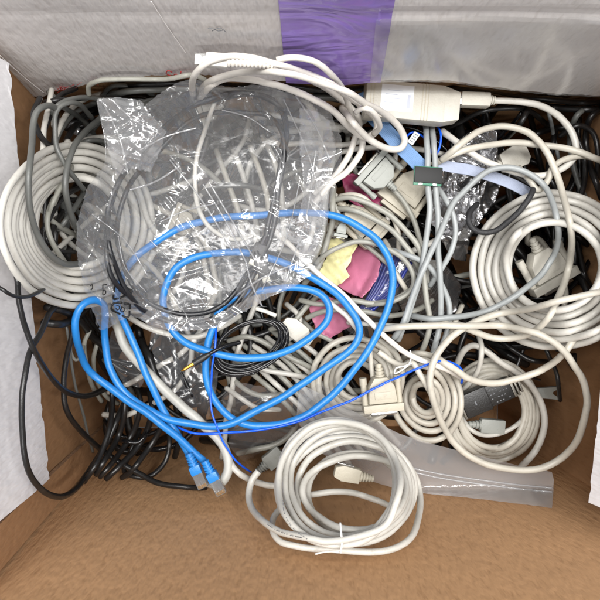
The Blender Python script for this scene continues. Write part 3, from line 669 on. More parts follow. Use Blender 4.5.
# ================================================================ UNDER THE BAG
for k, (pts, mm, lb) in enumerate([
    ('216 150 224 170 232 195 240 220 244 250', 'beige', 'leftmost of the beige strands running down under the bag'),
    ('232 146 240 168 248 190 254 214 258 240', 'putty', 'second of the pale strands running down under the bag'),
    ('248 140 256 160 263 182 268 206 270 236', 'beige', 'third of the pale strands running down under the bag'),
    ('262 136 272 158 280 184 283 210 284 240', 'putty', 'fourth of the pale strands running down under the bag'),
    ('100 235 125 250 150 265 168 290 180 318', 'beige', 'beige cable slanting under the lower left of the bag'),
    ('112 300 130 318 150 329 172 335 196 336 220 328 240 316', 'ivory', 'ivory cable following the lower rim of the bag'),
    ('150 205 172 215 190 228 206 246 214 270 216 292 206 312', 'beige', 'beige cable curving under the centre of the bag'),
    ('268 128 290 132 310 128 330 127 352 127 366 120', 'putty', 'pale strand crossing behind the USB cable, upper of three'),
    ('262 140 285 144 310 143 336 145 356 142 372 132', 'putty', 'pale strand crossing behind the USB cable, middle of three'),
    ('255 118 275 116 298 120 318 124 340 130', 'putty', 'pale strand crossing behind the USB cable, upper right of the bag'),
    ('140 150 160 150 185 158 208 172 226 190', 'grey', 'grey cable slanting under the upper left of the bag'),
    ('130 170 140 195 150 222 164 240 184 250', 'putty', 'pale cable curving under the left half of the bag'),
    ('110 130 130 140 146 160 150 185', 'slate', 'dark grey cable entering under the bag from the left'),
    ('196 196 220 186 244 186 266 190', 'slate', 'dark grey cable crossing under the middle of the bag')]):
    cable(Q(pts), 3.2, mm, lb, zmin=-.03, comp=.6)
g = thing('serial_cable', P(178, 222, -.01), 'beige connector with a ribbed neck lying under the left half of the bag', 'connector')
T, _ = frame(180, 222, 200, half=5, R=14); dsub(g, T, 28, 36, 9, 'hood_b')
g = thing('serial_cable', P(208, 118, .0), 'cream connector under the top of the bag', 'connector')
T, _ = frame(206, 112, 160, half=5, R=12); dsub(g, T, 24, 28, 8, 'hood_w', screws=False)
g = thing('network_coupler', P(250, 262, .0), 'black plug lying under the lower right of the bag', 'plug')
T, _ = frame(252, 262, 60, half=5, R=12); MB().box(-14, 12, -9, 9, -5, 5, 1.6).out('plug_body', 'hood_k', g, T); MB().box(11, 19, -6.5, 6.5, -3, 3, .5).out('plug_shell', 'darksteel', g, T); relief(T, -26, -13, 4, 6, 'hood_k', g, 4)
# clear pouches with black leads below the bag
def bagz(off, am, seed, bx, dil=5, sg=5, **k): return lambda x, y: drape(x, y, dil, sg)+off+am*crumple(x, y, seed, bx, **k)
cable(Q('140 340 150 360 158 380 170 395 190 405'), 4.5, 'black', 'thick black lead inside the dull pouch left of the audio jack', zmin=-.04)
cable(Q('168 338 174 352 180 372 190 392 204 410'), 3., 'gloss', 'black lead inside the dull pouch under the audio jack', zmin=-.04)
cable(Q('196 350 204 372 206 395 200 420'), 3.6, 'black', 'black lead lying between the dull pouches', zmin=-.045)
pp = Q('152 318 176 322 214 330 222 352 214 400 206 424 188 412 172 398 158 372 150 344')
tag(sheet(pp, 2.2, bagz(.002, .7, 11, (150, 318, 222, 424), lines=16), 'pouch', 'plastic_pouch', paint=.0005), 'crinkled dull plastic pouch under the gold audio jack', 'pouch')
pp = Q('112 330 128 338 140 356 146 378 140 388 124 384 114 366 108 346')
tag(sheet(pp, 2.0, bagz(.002, .7, 12, (108, 330, 146, 388), lines=10), 'pouch', 'plastic_pouch', paint=.0005), 'small crinkled plastic pouch showing between the two blue strands', 'pouch')
# ================================================================ RIGHT SIDE, low layers
for pts, r, m, lb, zm in [
    ('455 96 458 118 462 140 470 160', 5, 'black', 'thick black cable standing up beside the white adapter', -.05),
    ('487 100 484 114 482 130', 2.2, 'gloss', 'thin black lead below the square USB plug', -.03),
    ('440 132 462 121 480 112 505 108 530 112 548 126', 3., 'black', 'black cable passing behind the USB plug cord', -.04),
    ('526 106 514 122 502 134 490 148', 2.2, 'gloss', 'thin black lead slanting above the silver bag', -.035),
    ('530 104 520 124 506 140 496 158 492 180', 3.2, 'black', 'black cable slanting down beside the silver bag', -.045),
    ('548 110 553 130 557 150 561 168', 2., 'cool', 'thin grey lead crossing the dark right corner', -.05),
    ('522 100 548 108 568 124 582 150 584 182 576 215', 3., 'black', 'black cable hanging along the far right corner', -.05),
    ('560 136 578 126 592 132 598 152 598 180', 3., 'black', 'black loop against the right wall', -.05),
    ('556 128 552 150 548 172 560 196', 3., 'black', 'black cable behind the right coil', -.055),
    ('500 235 510 252 520 268 524 284', 3.5, 'black', 'black cable seen inside the right ivory coil', -.05),
    ('536 300 556 306 580 298 596 288', 3.2, 'black', 'black cable low inside the right ivory coil', -.055),
    ('478 336 490 352 505 366 520 374 540 380', 1.4, 'gloss', 'thin black lead running down to the black connector', -.03),
    ('500 340 515 352 530 360 548 362', 3., 'black', 'black cable under the right coil', -.05),
    ('540 336 548 352 556 372 560 400', 2.4, 'black', 'black cable hanging near the right wall', -.06)]:
    cable(Q(pts), r, m, lb, zmin=zm)
g = thing('power_plug', P(556, 350, -.05), 'small black plug in the dark corner below the right coil', 'plug')
T, _ = frame(575, 362, 60, z=-.05); MB().box(-8, 8, -6, 6, -4, 4, 1.2).out('plug_body', 'hood_k', g, T); MB().box(8, 14, -3.5, -2, -1, 1, .2).box(8, 14, 2, 3.5, -1, 1, .2).out('prong', 'darksteel', g, T)
g = thing('modular_plug', P(545, 390, -.06), 'grey two pronged clip in the dark lower right corner', 'clip')
T, _ = frame(545, 393, 0, z=-.06); MB().prism([(-9, -5), (6, -5), (12, -7), (12, -3), (6, -1), (6, 2), (12, 4), (12, 7), (4, 6), (-9, 5)], -3, 3, .6).out('clip_body', 'hood_g', g, T)
g = thing('power_plug', P(517, 162, -.02), 'cream square plug right of the silver bag', 'plug')
T, _ = frame(513, 158, -25, z=-.03, R=10); MB().prism([(-15, -10), (10, -12), (15, -6), (15, 8), (8, 12), (-13, 9)], -5, 5, 1.5).out('plug_body', 'hood_w', g, T); relief(T, -25, -14, 4, 5, 'hood_w', g, 3)
# deep right-lower coil with its plugs
g = thing('cable_coil', P(495, 410, -.06), 'dim beige coil lying deep below the black connector, lower right', 'cable coil')
cable(loops(493, 412, 47, 32, 5, ar=1.12, jit=2, start=120), 3.6, 'beige', name='cord', parent=g, zmin=-.085, comp=.4, zmax=-.045, dip=2)
cable(Q('460 415 470 428 484 435 500 434 516 426 528 412'), 2.6, 'putty', 'grey lead curving under the black connector', zmin=-.05, zmax=-.04)
g = thing('plug', P(495, 425, -.045), 'dim grey plug lying under the black connector', 'plug')
T, _ = frame(492, 426, 5, z=-.046); MB().box(-12, 12, -7, 7, -4, 4, 1.2).out('plug_body', 'hood_g', g, T); relief(T, -24, -11, 3, 5, 'hood_g', g, 4)
cable(Q('455 368 464 350 474 346 486 352 500 362 516 372 530 384 541 402 544 425 536 450 520 468'), 3.6, 'putty', 'pale cable running from the middle over the deep coil', zmin=-.04)
cable(Q('479 336 482 347 481 360 476 374 466 386 458 396'), 3., 'putty', 'pale lead curving down behind the black connector', zmin=-.035)
g = thing('black_adapter', P(487, 395, -.03), 'black plug with a silver contact face and printed side, lower right', 'adapter')
T, _ = frame(476, 401, -24, z=-.028, R=14, pitch=3)
MB().box(-15, 12, -12, 12, -6, 6, 1.2).out('housing', 'hood_k', g, T); MB().box(12, 36, -10.5, 10.5, -5.5, 4.5, .8).out('housing_end', 'hood_k', g, T)
b = MB()
for i in range(6):
    for j in range(4):
        if (i*3+j*5) % 4: b.box(14+i*3.3, 15.4+i*3.3, -8+j*4.4, -7.2+j*4.4, 4.4, 4.7, 0)
b.out('pin_row', 'inkgrey', g, T)
MB().box(36, 38.5, -10, 10, -5, 5, .3).box(40, 42, -10, 10, -5, 5, .3).box(44, 46, -8.5, 8.5, -4, 4, .3).out('cooling_fin', 'darksteel', g, T)
b = MB().box(-3, -1.6, -2, 2, 5.9, 6.25, .1); b.out('printed_mark', 'inkgrey', g, T); MB().box(-17, -15.2, -11.5, 11.5, -5.5, 5.5, .2).out('front_plate', 'darksteel', g, T)
# ================================================================ MIDDLE, low layers
grey_bundle = 'grey strands slanting down under the black bundle'
for i in range(8):
    dx = i*8-10; dy = -i*3.2
    cable(z4(0, 0, (236+dx, 352+dy), (262+dx, 372+dy), (292+dx, 400+dy), (325+dx, 436+dy), (352+dx, 466+dy), s=1), 3.1, ['grey', 'putty'][i % 2], ['leftmost', 'second from the left', 'third from the left', 'fourth from the left', 'fifth from the left', 'sixth from the left', 'second from the right', 'rightmost'][i]+' of the grey strands slanting under the small black bundle', group=grey_bundle, zmin=-.045+i*.002, zmax=0, wob=1.5)
for i, pts in enumerate(['228 341 245 337 262 342 280 352 300 362 318 372', '236 362 252 364 268 371 288 374 310 378', '232 378 246 390 262 396 284 394', '226 388 240 398 258 408 280 410', '300 318 312 330 330 340 345 352', '286 304 300 318 296 335 282 342', '322 292 308 306 292 322 270 330']):
    cable(Q(pts), 3., 'putty' if i % 2 else 'grey', ['pale grey strand inside the small black bundle, upper', 'pale grey strand inside the small black bundle, middle', 'pale grey strand just below the small black bundle', 'lowest pale grey strand above the dark pouch', 'grey strand right of the small black bundle, beside the mauve plastic', 'short grey strand between the bag and the black bundle', 'grey strand slanting from the bag to the black bundle'][i], zmin=-.025)
# mauve, yellow and blue wrapped things
pk = Q('308 304 330 297 346 306 352 326 330 338 316 330')
tag(sheet(pk, 2.5, lambda x, y: drape(x, y, 5, 6)+.004+.6*crumple(x, y, 21, (300, 290, 360, 345), lines=6), 'pink', 'mauve_wrapper', thick=.0006, paint=.0006), 'crumpled mauve plastic with red edge under the blue cable, lower left of the two', 'wrapper')
pk = Q('342 176 352 174 372 178 388 190 384 205 360 210 345 196')
tag(sheet(pk, 2.5, lambda x, y: drape(x, y, 5, 6)+.002+.5*crumple(x, y, 22, (340, 170, 392, 212), lines=5), 'magenta', 'magenta_wrapper', thick=.0006, paint=.0005), 'dark magenta plastic showing under the grey connector', 'wrapper')
bz = thing('wrapped_cable', P(385, 290, -.01), 'bundle of navy wires in shiny clear wrap beside the mauve plastic', 'wrapped cable')
for i in range(9):
    cable(Q(f'{352+i*2.6} {322-i*1.5} {368+i*3.4} {296-i*1} {378+i*3.4} {276-i*.5} {388+i*3} {250+i*1.5}'), 1.9, 'bluedark', name='strand', parent=bz, zmin=-.02, comp=.5, zmax=.0)
sheet(Q('346 330 362 292 376 262 386 240 404 232 418 262 408 300 384 330 362 340'), 2.2, bagz(.002, .6, 23, (345, 232, 420, 340), lines=14), 'film_in', 'clear_wrap', parent=bz, paint=.0004)
pk = Q('337 285 346 270 354 247 366 243 376 254 381 262 378 276 372 287 362 298 348 293')
tag(sheet(pk, 2.2, lambda x, y: drape(x, y, 4, 5)+.003+.3*crumple(x, y, 24, (335, 240, 385, 300), levels=((26, .006), (12, .003)), lines=7, lh=.003), 'pink', 'mauve_wrapper', thick=.0006, paint=.0006), 'creased mauve plastic lying between the yellow paper and navy wires', 'wrapper')
yl = Q('318 274 326 258 328 240 338 238 346 243 360 238 358 246 352 254 351 262 346 268 350 276 342 283 332 290 322 284')
tag(sheet(yl, 2.0, lambda x, y: drape(x, y, 4, 5)+.002+.5*crumple(x, y, 25, (318, 236, 362, 292), levels=((14, .006), (7, .0025)), lines=14, lh=.003), 'yellow', 'yellow_paper', thick=.0003, paint=.0005), 'crumpled pale yellow paper beside the mauve plastic', 'paper')
# beige connectors of the middle top
def conn(px, py, ang, lb, L, W, th, m, cord=None, cr=3.2, cm='beige', z=None, pitch=0, screws=True, name='serial_connector', R=None, zmin=-.02):
    t = thing(name, P(px, py, 0), lb, 'connector')
    if cord: cable(Q(cord), cr, cm, name='cord', parent=t, zmin=zmin)
    T, _ = frame(px, py, ang, z=z, half=th/2, R=R or L*.45, pitch=pitch); dsub(t, T, L, W, th, m, screws=screws, shell='darksteel' if m == 'hood_g' else m); return t
conn(404, 195, 128, 'large beige connector hood with a round dimple, below the blue ribbon', 54, 46, 12, 'hood_b')
conn(366, 226, 42, 'beige connector hood lined with ridges, above the yellow paper', 52, 36, 11, 'hood_b', cord='342 202 336 196 330 192', z=None)
conn(341, 232, 100, 'small grey ribbed plug above the yellow paper', 18, 14, 7, 'hood_g', screws=False, cord='341 222 338 212 334 204', cr=2.6, cm='grey')
t = conn(376, 172, 222, 'grey monitor connector with two side screws, below the USB cable loop', 34, 46, 10, 'hood_g', cord='390 186 398 195 406 206 414 222 420 240 425 262 428 290', cr=3., cm='grey')
# ribbon cables
def ribbon(pts, wpx, m, label, zmin, cores=10, group=None):
    q, z = lay(pts, wpx*.35, zmin=zmin, paint=True); p = path3(q, z+.001)
    tn = np.gradient(p, axis=0); tn /= np.linalg.norm(tn, axis=1)[:, None]; sd = np.cross(tn, [0, 0, 1.]); sd /= np.linalg.norm(sd, axis=1)[:, None]; up = np.cross(sd, tn)
    hw = wpx*.5*(D-z.mean())/F; V = []; Fc = []; K = cores*4; n = len(p)
    for i in range(n):
        for j in range(K+1):
            u = j/K*2-1; V.append(p[i]+sd[i]*hw*u+up[i]*(.0004+.0003*abs(math.sin(math.pi*j/4))))
        for j in range(K+1):
            u = 1-j/K*2; V.append(p[i]+sd[i]*hw*u-up[i]*.0004)
    W = 2*(K+1)
    for i in range(n-1):
        for j in range(W): k = (j+1) % W; Fc.append((i*W+j, i*W+k, (i+1)*W+k, (i+1)*W+j))
    Fc += [tuple(range(W))[::-1], tuple((n-1)*W+j for j in range(W))]
    return tag(link('ribbon_cable', V, Fc, m), label, 'ribbon cable', group)
# silver antistatic bag
sv = Q('434 176 444 158 456 142 470 132 486 126 497 132 498 150 496 170 502 182 496 200 484 216 470 238 466 262 452 258 440 238 428 216 426 196')
tag(sheet(sv, 1.8, lambda x, y: drape(x, y, 6, 7)+.006+crumple(x, y, 31, (425, 125, 505, 262), levels=((26, .008), (12, .004)), lines=26, lh=.004), 'silver', 'antistatic_bag', thick=.0003, paint=.0004), 'crumpled silver antistatic bag in the upper right of the pile', 'antistatic bag')
sv = Q('398 262 420 256 444 262 462 286 456 312 430 322 402 312 392 286')
tag(sheet(sv, 2.0, lambda x, y: drape(x, y, 5, 5)-.004+.9*crumple(x, y, 32, (390, 255, 465, 325), lines=10), 'silver', 'antistatic_bag', thick=.0003, paint=.0002), 'dark shiny antistatic wrapper half hidden under the grey strands', 'antistatic bag')
ribbon(Q('362 92 368 108 382 126 398 144 414 160 424 170'), 15, 'ribblue', 'flat blue ribbon cable running under the USB cable loop', 0)
ribbon(Q('438 164 452 167 470 170 490 176 508 183 530 194 544 204'), 11, 'riblav', 'flat lavender ribbon cable crossing over the silver bag', -.005)
cable(Q('440 161 430 150 424 138 412 133 404 140'), 1.1, 'bluewire', 'thin blue wire leading to the small white tag', zmin=-.01)
cable(Q('436 124 441 134 440 146 434 160'), 1.2, 'bluewire', 'thin blue wire hanging below the white adapter', zmin=.0)
t = thing('wire_connector', P(412, 140, 0), 'small white two pin connector on the thin blue wire', 'connector'); T, _ = frame(413, 139, 125, half=2, R=5)
MB().box(-7, 6, -3.2, 3.2, -2, 2, .7).out('shell', 'label', t, T); b = MB()
for i in range(4): b.box(-5+i*2.6, -4+i*2.6, -2, 2, 1.9, 2.15, 0)
b.out('slot', 'inkgrey', t, T)
# ================================================================ RIGHT COIL
g = thing('cable_coil', P(550, 268, 0), 'large ivory cable coil on the right with a connector in its middle', 'cable coil')
cable(Q('562 318 566 295 560 270 548 250 536 238 528 244 528 236 530 222'), 3., 'beige', name='cord', parent=g, zmin=-.04)
T, _ = frame(549, 272, 60, z=-.022, half=5, R=16, pitch=-6); dsub(g, T, 50, 50, 13, 'hood_w')
cable(loops(558, 269, 80, 53, 4, ar=.94, jit=2, start=90), 4.0, 'ivory', name='cord', parent=g, zmin=-.04, comp=.7, zmax=.0)
cable(loops(555, 267, 86, 47, 6, ar=.94, jit=1.5, start=0, extra=.5)+Q('506 258 512 242 520 232 528 228'), 4.1, 'ivory', name='cord', parent=g, zmin=-.03, comp=.8, zmax=.045, dip=2)
# ================================================================ MIDDLE STRANDS
for pts, r, m, lb, zm in [
    ('340 150 333 164 328 180 326 204 324 228 318 250 306 270', 3.2, 'grey', 'grey strand running down along the right edge of the bag, inner one', -.02),
    ('334 186 333 205 332 224 326 245 318 266 304 284', 3.4, 'grey', 'grey strand running down along the right edge of the bag, outer one', -.015),
    ('318 178 316 205 312 230 304 252 296 266', 3.2, 'putty', 'pale strand seen through the right edge of the bag', -.02),
    ('352 228 364 242 375 252 386 262 397 274 403 286', 2.6, 'grey', 'grey strand slanting across the mauve plastic to the right', -.01),
    ('384 240 391 252 390 262 396 274 406 290 412 306', 3., 'beige', 'beige strand running down right of the navy wires', -.01),
    ('340 196 352 194 362 196 372 204 390 214 398 232 398 252', 2.8, 'beige', 'beige strand curling over the beige connectors', -.005),
    ('306 318 325 311 345 310 368 312 392 316 418 310 432 300', 3., 'grey', 'grey strand crossing under the outer blue loop', -.012),
    ('300 300 320 304 348 301 374 303 396 298 413 288 422 276', 3., 'grey', 'grey strand sweeping right below the navy wires', -.01),
    ('348 322 366 324 390 326 416 327 444 326 470 330', 2.8, 'ivory', 'ivory strand crossing level below the navy wires', -.01),
    ('316 264 326 254 338 247 356 242 372 243 386 248 404 260 414 278 410 292 390 302 366 305', 2.9, 'grey', 'grey strand arching over yellow paper and mauve plastic', 0),
    ('337 209 348 209 359 212 375 220 392 230 403 242 412 254 420 272', 3.2, 'grey', 'grey strand arching over the beige connectors, lower one', 0),
    ('334 200 348 198 362 201 378 208 394 218 408 233 418 248 423 272 427 300 430 326 422 352', 3.2, 'grey', 'grey strand arching over the beige connectors, upper one', 0),
    ('392 250 410 256 428 266 441 284 449 305 449 325 442 344 434 360', 3.2, 'cool', 'cool grey strand slanting down to the right of the middle', 0),
    ('436 186 444 196 452 212 455 230 451 250 443 268 430 286', 3.1, 'cool', 'cool grey strand curving over the silver bag', 0),
    ('426 124 427 140 428 158 428 180 429 205 427 232 424 258 418 284 409 312 398 340', 3.4, 'cool', 'cool grey strand passing under the small circuit board, left one', .002),
    ('432 126 434 150 436 180 437 212 438 245 440 275 441 305 438 330 432 358', 3.3, 'cool', 'cool grey strand passing under the small circuit board, right one', .002),
    ('440 318 462 324 480 326 498 322', 3.1, 'ivory', 'short ivory strand at the left foot of the right coil', -.01),
    ('462 306 456 320 450 338', 3., 'beige', 'short beige strand standing beside the right coil', -.01)]:
    cable(Q(pts), r, m, lb, zmin=zm, comp=.75)
t = thing('circuit_board', P(428, 176, .01), 'small green circuit board wrapped in black tape on two grey cables', 'circuit board'); T, _ = frame(428, 176, 4, half=2.5, R=12)
MB().box(-14, 14, -9.5, 9.5, -1.6, 0, .2).out('board', 'pcb', t, T); MB().box(-13.6, 13.9, -7.2, 8.6, -2, 1.8, .7).out('tape_wrap', 'ink', t, T)
b = MB().box(-9, -5, -9, -7.4, 0, .9, .1).box(5, 9, -9, -7.4, 0, .9, .1); b.out('solder_pad', 'steel', t, T)
# ================================================================ CENTRE BEIGE COIL
g = thing('cable_coil', P(370, 380, -.01), 'beige cable coil tied with a white twist tie in the lower middle', 'cable coil')
cable(loops(424, 398, 38, 12, 5, ar=1.25, jit=2, start=250, rot=-20), 3.6, 'beige', name='cord', parent=g, zmin=-.035, comp=.75, zmax=.012)
cable(loops(357, 380, 47, 19, 6, ar=.98, jit=2, start=300), 3.5, 'beige', name='cord', parent=g, zmin=-.03, comp=.75, zmax=.012)
cable(Q('368 342 370 355 372 368 373 378'), 3., 'beige', name='cord', parent=g, zmin=-.01)
T, _ = frame(382, 398, 84, half=6, R=16); dsub(g, T, 44, 40, 12, 'hood_b')
cable(Q('378 352 392 361 404 365 412 362 420 375 432 396 440 414'), 3.4, 'beige', name='cord', parent=g, zmin=-.005, comp=.6)
cable(Q('410 350 411 358 409 365 402 371 394 374 396 368 404 366 412 363'), .9, 'tie', name='twist_tie', parent=g, zmin=0, seg=8)
g = thing('serial_connector', P(300, 334, 0), 'cream plug with a metal tip right of the small black bundle', 'plug'); cable(Q('256 308 266 312 276 316'), 2.4, 'ivory', name='cord', parent=g, zmin=0)
T, _ = frame(295, 329, 38, half=4, R=11); MB().prism([(-14, -4), (-6, -9), (10, -9), (14, -6), (14, 6), (10, 9), (-6, 9), (-14, 4)], -4.5, 4.5, 1.2).out('plug_body', 'hood_w', g, T); MB().box(14, 21, -5, 5, -3, 3, .4).out('plug_shell', 'darksteel', g, T)
# small black bundle
g = thing('cable_bundle', P(250, 345, 0), 'small tight bundle of thin glossy black lead under the blue loop', 'cable bundle')
cable(loops(249, 345, 41, 33, 7, ar=.60, rot=-24, jit=3.2, start=100), 1.75, 'gloss', name='cord', parent=g, zmin=.0, comp=.5, zmax=.02, seg=9)
# long pale outer strand over the centre (USB lead)
cable(Q('275 232 289 245 300 257 311 267 324 278 337 289 348 300 359 311 370 322 381 333 396 345 410 355 428 363 448 370 466 380'), 3.2, 'white', 'white cable running diagonally out from under the bag to the twist tie', zmin=.0)
cable(Q('300 286 312 292 326 300 338 309 346 316 354 326 362 336'), 3., 'ivory', 'ivory cable beside the diagonal white one, below the bag', zmin=-.003)
# dark film pouch in the lower middle
pz = Q('222 398 236 382 262 386 292 400 318 384 336 392 370 416 404 440 404 452 360 440 330 438 292 432 262 452 244 462 230 448 226 424')
tag(sheet(pz, 2.2, bagz(.0015, .55, 41, (222, 380, 404, 462), lines=18), 'pouch', 'plastic_pouch', paint=.0004), 'dull transparent pouch between the blue loops and the front coil', 'pouch')
# thick pale grey cable at lower left
cable(Q('112 312 118 328 124 344 135 357 152 377 163 389 175 400 185 409 195 417 204 425 212 432 220 441 225 450 228 462 227 474 219 484 206 482'), 5.6, 'pale', 'thick pale grey cable running down under the blue plugs', zmin=[-.01, 0, 0, .01])
cable(Q('150 430 138 442 120 440'), 2.4, 'gloss', 'short black lead under the thick pale cable', zmin=-.03)
# ================================================================ ZIPLOCK BAG
zp = Q('300 384 330 398 366 418 400 434 440 446 480 456 520 466 552 472 554 480 552 508 520 504 470 498 430 494 400 490 360 478 320 452 296 420')
zb = sheet(zp, 2.5, lambda x, y: np.maximum(drape(x, y, 3, 6)+.0015, -.02)+.0012*np.sin(x/31)+.25*crumple(x, y, 42, (300, 384, 554, 508), levels=((60, .004),), lines=9, lh=.0012), 'zip', 'ziplock_bag', jag=.2)
tag(zb, 'flat clear ziplock bag lying on the brown cardboard at lower right', 'ziplock bag')
def on_film(name, strokes, r, m, parent, off, seg=6, zref=None):
    V = []; Fc = []
    for s in strokes:
        q = spline(s, 1.); zz = np.array([zref(a, c) for a, c in q])+off; a, b = tube(path3(q, gsm(zz, 1.5)), r*.0007, seg); b = [tuple(i+len(V) for i in f) for f in b]; V += a.tolist(); Fc += b
    return link(name, V, Fc, m, parent)
def surf(o):
    """height lookup on a sheet's vertices by pixel"""
    v = np.array([tuple(x.co) for x in o.data.vertices])+np.array(ORI[(o.parent or o).name] if o.parent is None else ORI[root(o).name])
    d = D-v[:, 2]; x = v[:, 0]*F/d+NX; y = NY-v[:, 1]*F/d
    def f(a, b):
        k = np.argmin((x-a)**2+(y-b)**2); return v[k, 2]
    return f
def root(o):
    while o.parent: o = o.parent
    return o
zr = surf(zb)
on_film('zip_track', [Q('402 466 440 474 480 480 520 485 552 488'), Q('404 470 440 478 480 484 520 489 552 492')], .9, 'zip', zb, .0006, zref=zr)
# ================================================================ BLUE PATCH CABLE
b1 = thing('network_cable', P(300, 330, .01), 'bright blue network cable coiled loosely over the pile, both plugs at lower left', 'network cable')
bp = Q('189 454 181 440 171 424 162 408 154 392 147 377 138 352 130 335 121 316 116 300 120 284 126 270 140 254 160 239 180 228 200 222 230 217.5 260 214.5 285 213 308 213 329 215 347 220 362 228 375 238 384 250 390 263 392.5 276 391 296 386 315 378 332 366 353 350 375 334 394 322 404 309 413 296 419 275 425 250 425.5 236 421 226 414 215 400 207 380 205.5 362 208 343 213 328 219 312 230 301 246 294 262 290 278 288 292 287.5 304 288.5 316 292 325 299 329 309 327 321 318 332 304 342 288 350 270 356 250 358 230 357 206 351 186 342 174 332 166 318 163 300 166 284 176 268 192 259 210 254 240 252 262 256 285 264 304 273 322 283 337 294 350 309 357 321 359 333 355 344 346 354 326 368 300 385 282 397 262 408 250 415 238 421 226 425 207 426 188 423 170 420 152 412 135 401 121 387 110 368 106 350 104 330 105 314 104 305 98 300 90 300 82 305 76 318 76 334 80 350 86 366 95 377 107 386 130 402 147 413 163 426 176 436 191 450 204 461')
cable(bp, 3.65, 'blue', sc=1., name='cord', parent=b1, zmin=.004, comp=.85, sm=9, seg=16, wob=.1)
T, _ = frame(195, 468, 66, half=5, R=9); T2 = T; rj45(b1, T)
T, _ = frame(212, 475, 62, half=6, R=9); rj45(b1, T)
cable(Q('216 318 216 332 215 348 212 366 211 385 211 402 213 414 217 426 222 440 228 450 235 460 243 467 251 472'), 1.15, 'bluewire', 'thin bright blue wire hanging down from the bag to the front coil plug', zmin=.0)
cable(Q('176 426 185 430 195 433 208 434.5 220 434 245 431.5 272 428 300 421 325 411 350 400 375 388 400 376.5 425 366 437 361.5 445 360 454 363 461 369 463 376 461 383'), 1.35, 'bluewire', 'thin blue wire stretched level across the lower middle', zmin=.004)
t = thing('audio_cable', P(195, 364, .0), 'black audio jack with a gold tip below the bag', 'audio cable')
cable(Q('203 358 212 352 224 346 240 342'), 2.2, 'gloss', name='cord', parent=t, zmin=.002); T, z_ = frame(198, 361, 149, half=3, R=5)
MB().cyl((-8, 0, 0), (5, 0, 0), 3.4).cyl((-14, 0, 0), (-8, 0, 0), 2.0, 3.2).out('barrel', 'hood_k', t, T)
MB().cyl((5, 0, 0), (10, 0, 0), 1.9).cyl((10.4, 0, 0), (13, 0, 0), 1.7).cyl((13.4, 0, 0), (16, 0, 0), 1.7).cyl((16.3, 0, 0), (19.5, 0, 0), 1.8, .7).out('plug_tip', 'gold', t, T)
# ================================================================ FRONT COIL
g = thing('cable_coil', P(340, 490, .04), 'putty coloured cable coil with a white twist tie leaning on the brown cardboard in front', 'cable coil')
cable(Q('228 458 234 468 243 476 254 482 266 485 280 487 300 489'), 3.6, 'putty', 'putty cable running into the back of the front coil from the left', zmin=.0)
T, _ = frame(264, 466, 140, half=5, R=10); MB().box(-6, 14, -8, 8, -4.5, 4.5, 1.3).out('plug_body', 'hood_g', g, T@Matrix.Translation((-9, 0, 0))@Matrix.Rotation(math.pi, 4, 'Z')); relief(T, -4, 9, 5.4, 3.4, 'hood_g', g, 5)
fz = lambda: None
cable(Q('290 512 297 502 308 496 318 494 332 492.5 350 493 368 497 386 504 398 512'), 3.5, 'putty', name='cord', parent=g, zmin=.02)
T, _ = frame(350, 474, 192, half=5, R=13, z=.022); MB().prism([(-10, -7), (8, -8), (16, -5), (16, 5), (8, 8), (-10, 7)], -4.5, 4.5, 1.3).out('plug_body', 'hood_b', g, T); relief(T, -24, -9, 3.4, 5.6, 'hood_b', g, 5)
MB().prism([(-2, -9), (24, -10), (24, -8.6), (-2, -7.6)], -3, 3, .2).out('plug_shell', 'steel', g, T)
front = []
cs = [((l+r)/2, (t_+b_)/2, (r-l)/2, (b_-t_)/2, ro) for l, r, t_, b_, ro in [(281, 417, 432, 549, 0), (288, 410, 436, 540, 2), (296, 414, 440, 545, -2), (308, 404, 452, 534, 0), (303, 409, 459, 528, 2), (290, 401, 428, 539, 0), (284, 397, 424, 542, -2), (277, 394, 420, 546, 3), (278, 400, 421, 546, 0)]]
per = 16
for i in range(len(cs)*per-6):
    t = i/per; k = int(t); f = t-k; f = f*f*(3-2*f); A = cs[k]; B = cs[min(k+1, len(cs)-1)]; c = [A[j]+(B[j]-A[j])*f for j in range(5)]
    a = 2*math.pi*t+math.radians(200); u, v = c[2]*math.cos(a), c[3]*math.sin(a); ro = math.radians(c[4])
    front.append((c[0]+u*math.cos(ro)-v*math.sin(ro), c[1]+u*math.sin(ro)+v*math.cos(ro)))
cable(Q('281 508 274 518 273 530 280 541 300 547 335 549.5 360 551.5 385 551 402 545 412 536 418 520 420 500 415 478 403 458 388 446')[::-1], 3.7, 'putty', name='cord', parent=g, zmin=.02, comp=.5)
cable(front+Q('328 541.5 312 539.5 295 536 279 531 265 523 253 511 248 497 251 482 258 471'), 3.9, 'putty', name='cord', parent=g, zmin=.015, comp=.8, zmax=.12, seg=14, wob=.6)
print_on(Q('264 522 278 531 295 536.5 310 539.5'), 4, g)
print_on(Q('283 500 284 512 292 527 306 539'), 4, g)
cable(Q('340 523 341.5 532 342 542 341 553'), 1.3, 'tie', name='twist_tie', parent=g, zmin=.03, seg=8)
cable(Q('341 552 332 551 322 552 315 554'), 1.1, 'tie', name='twist_tie', parent=g, zmin=.03, seg=8)
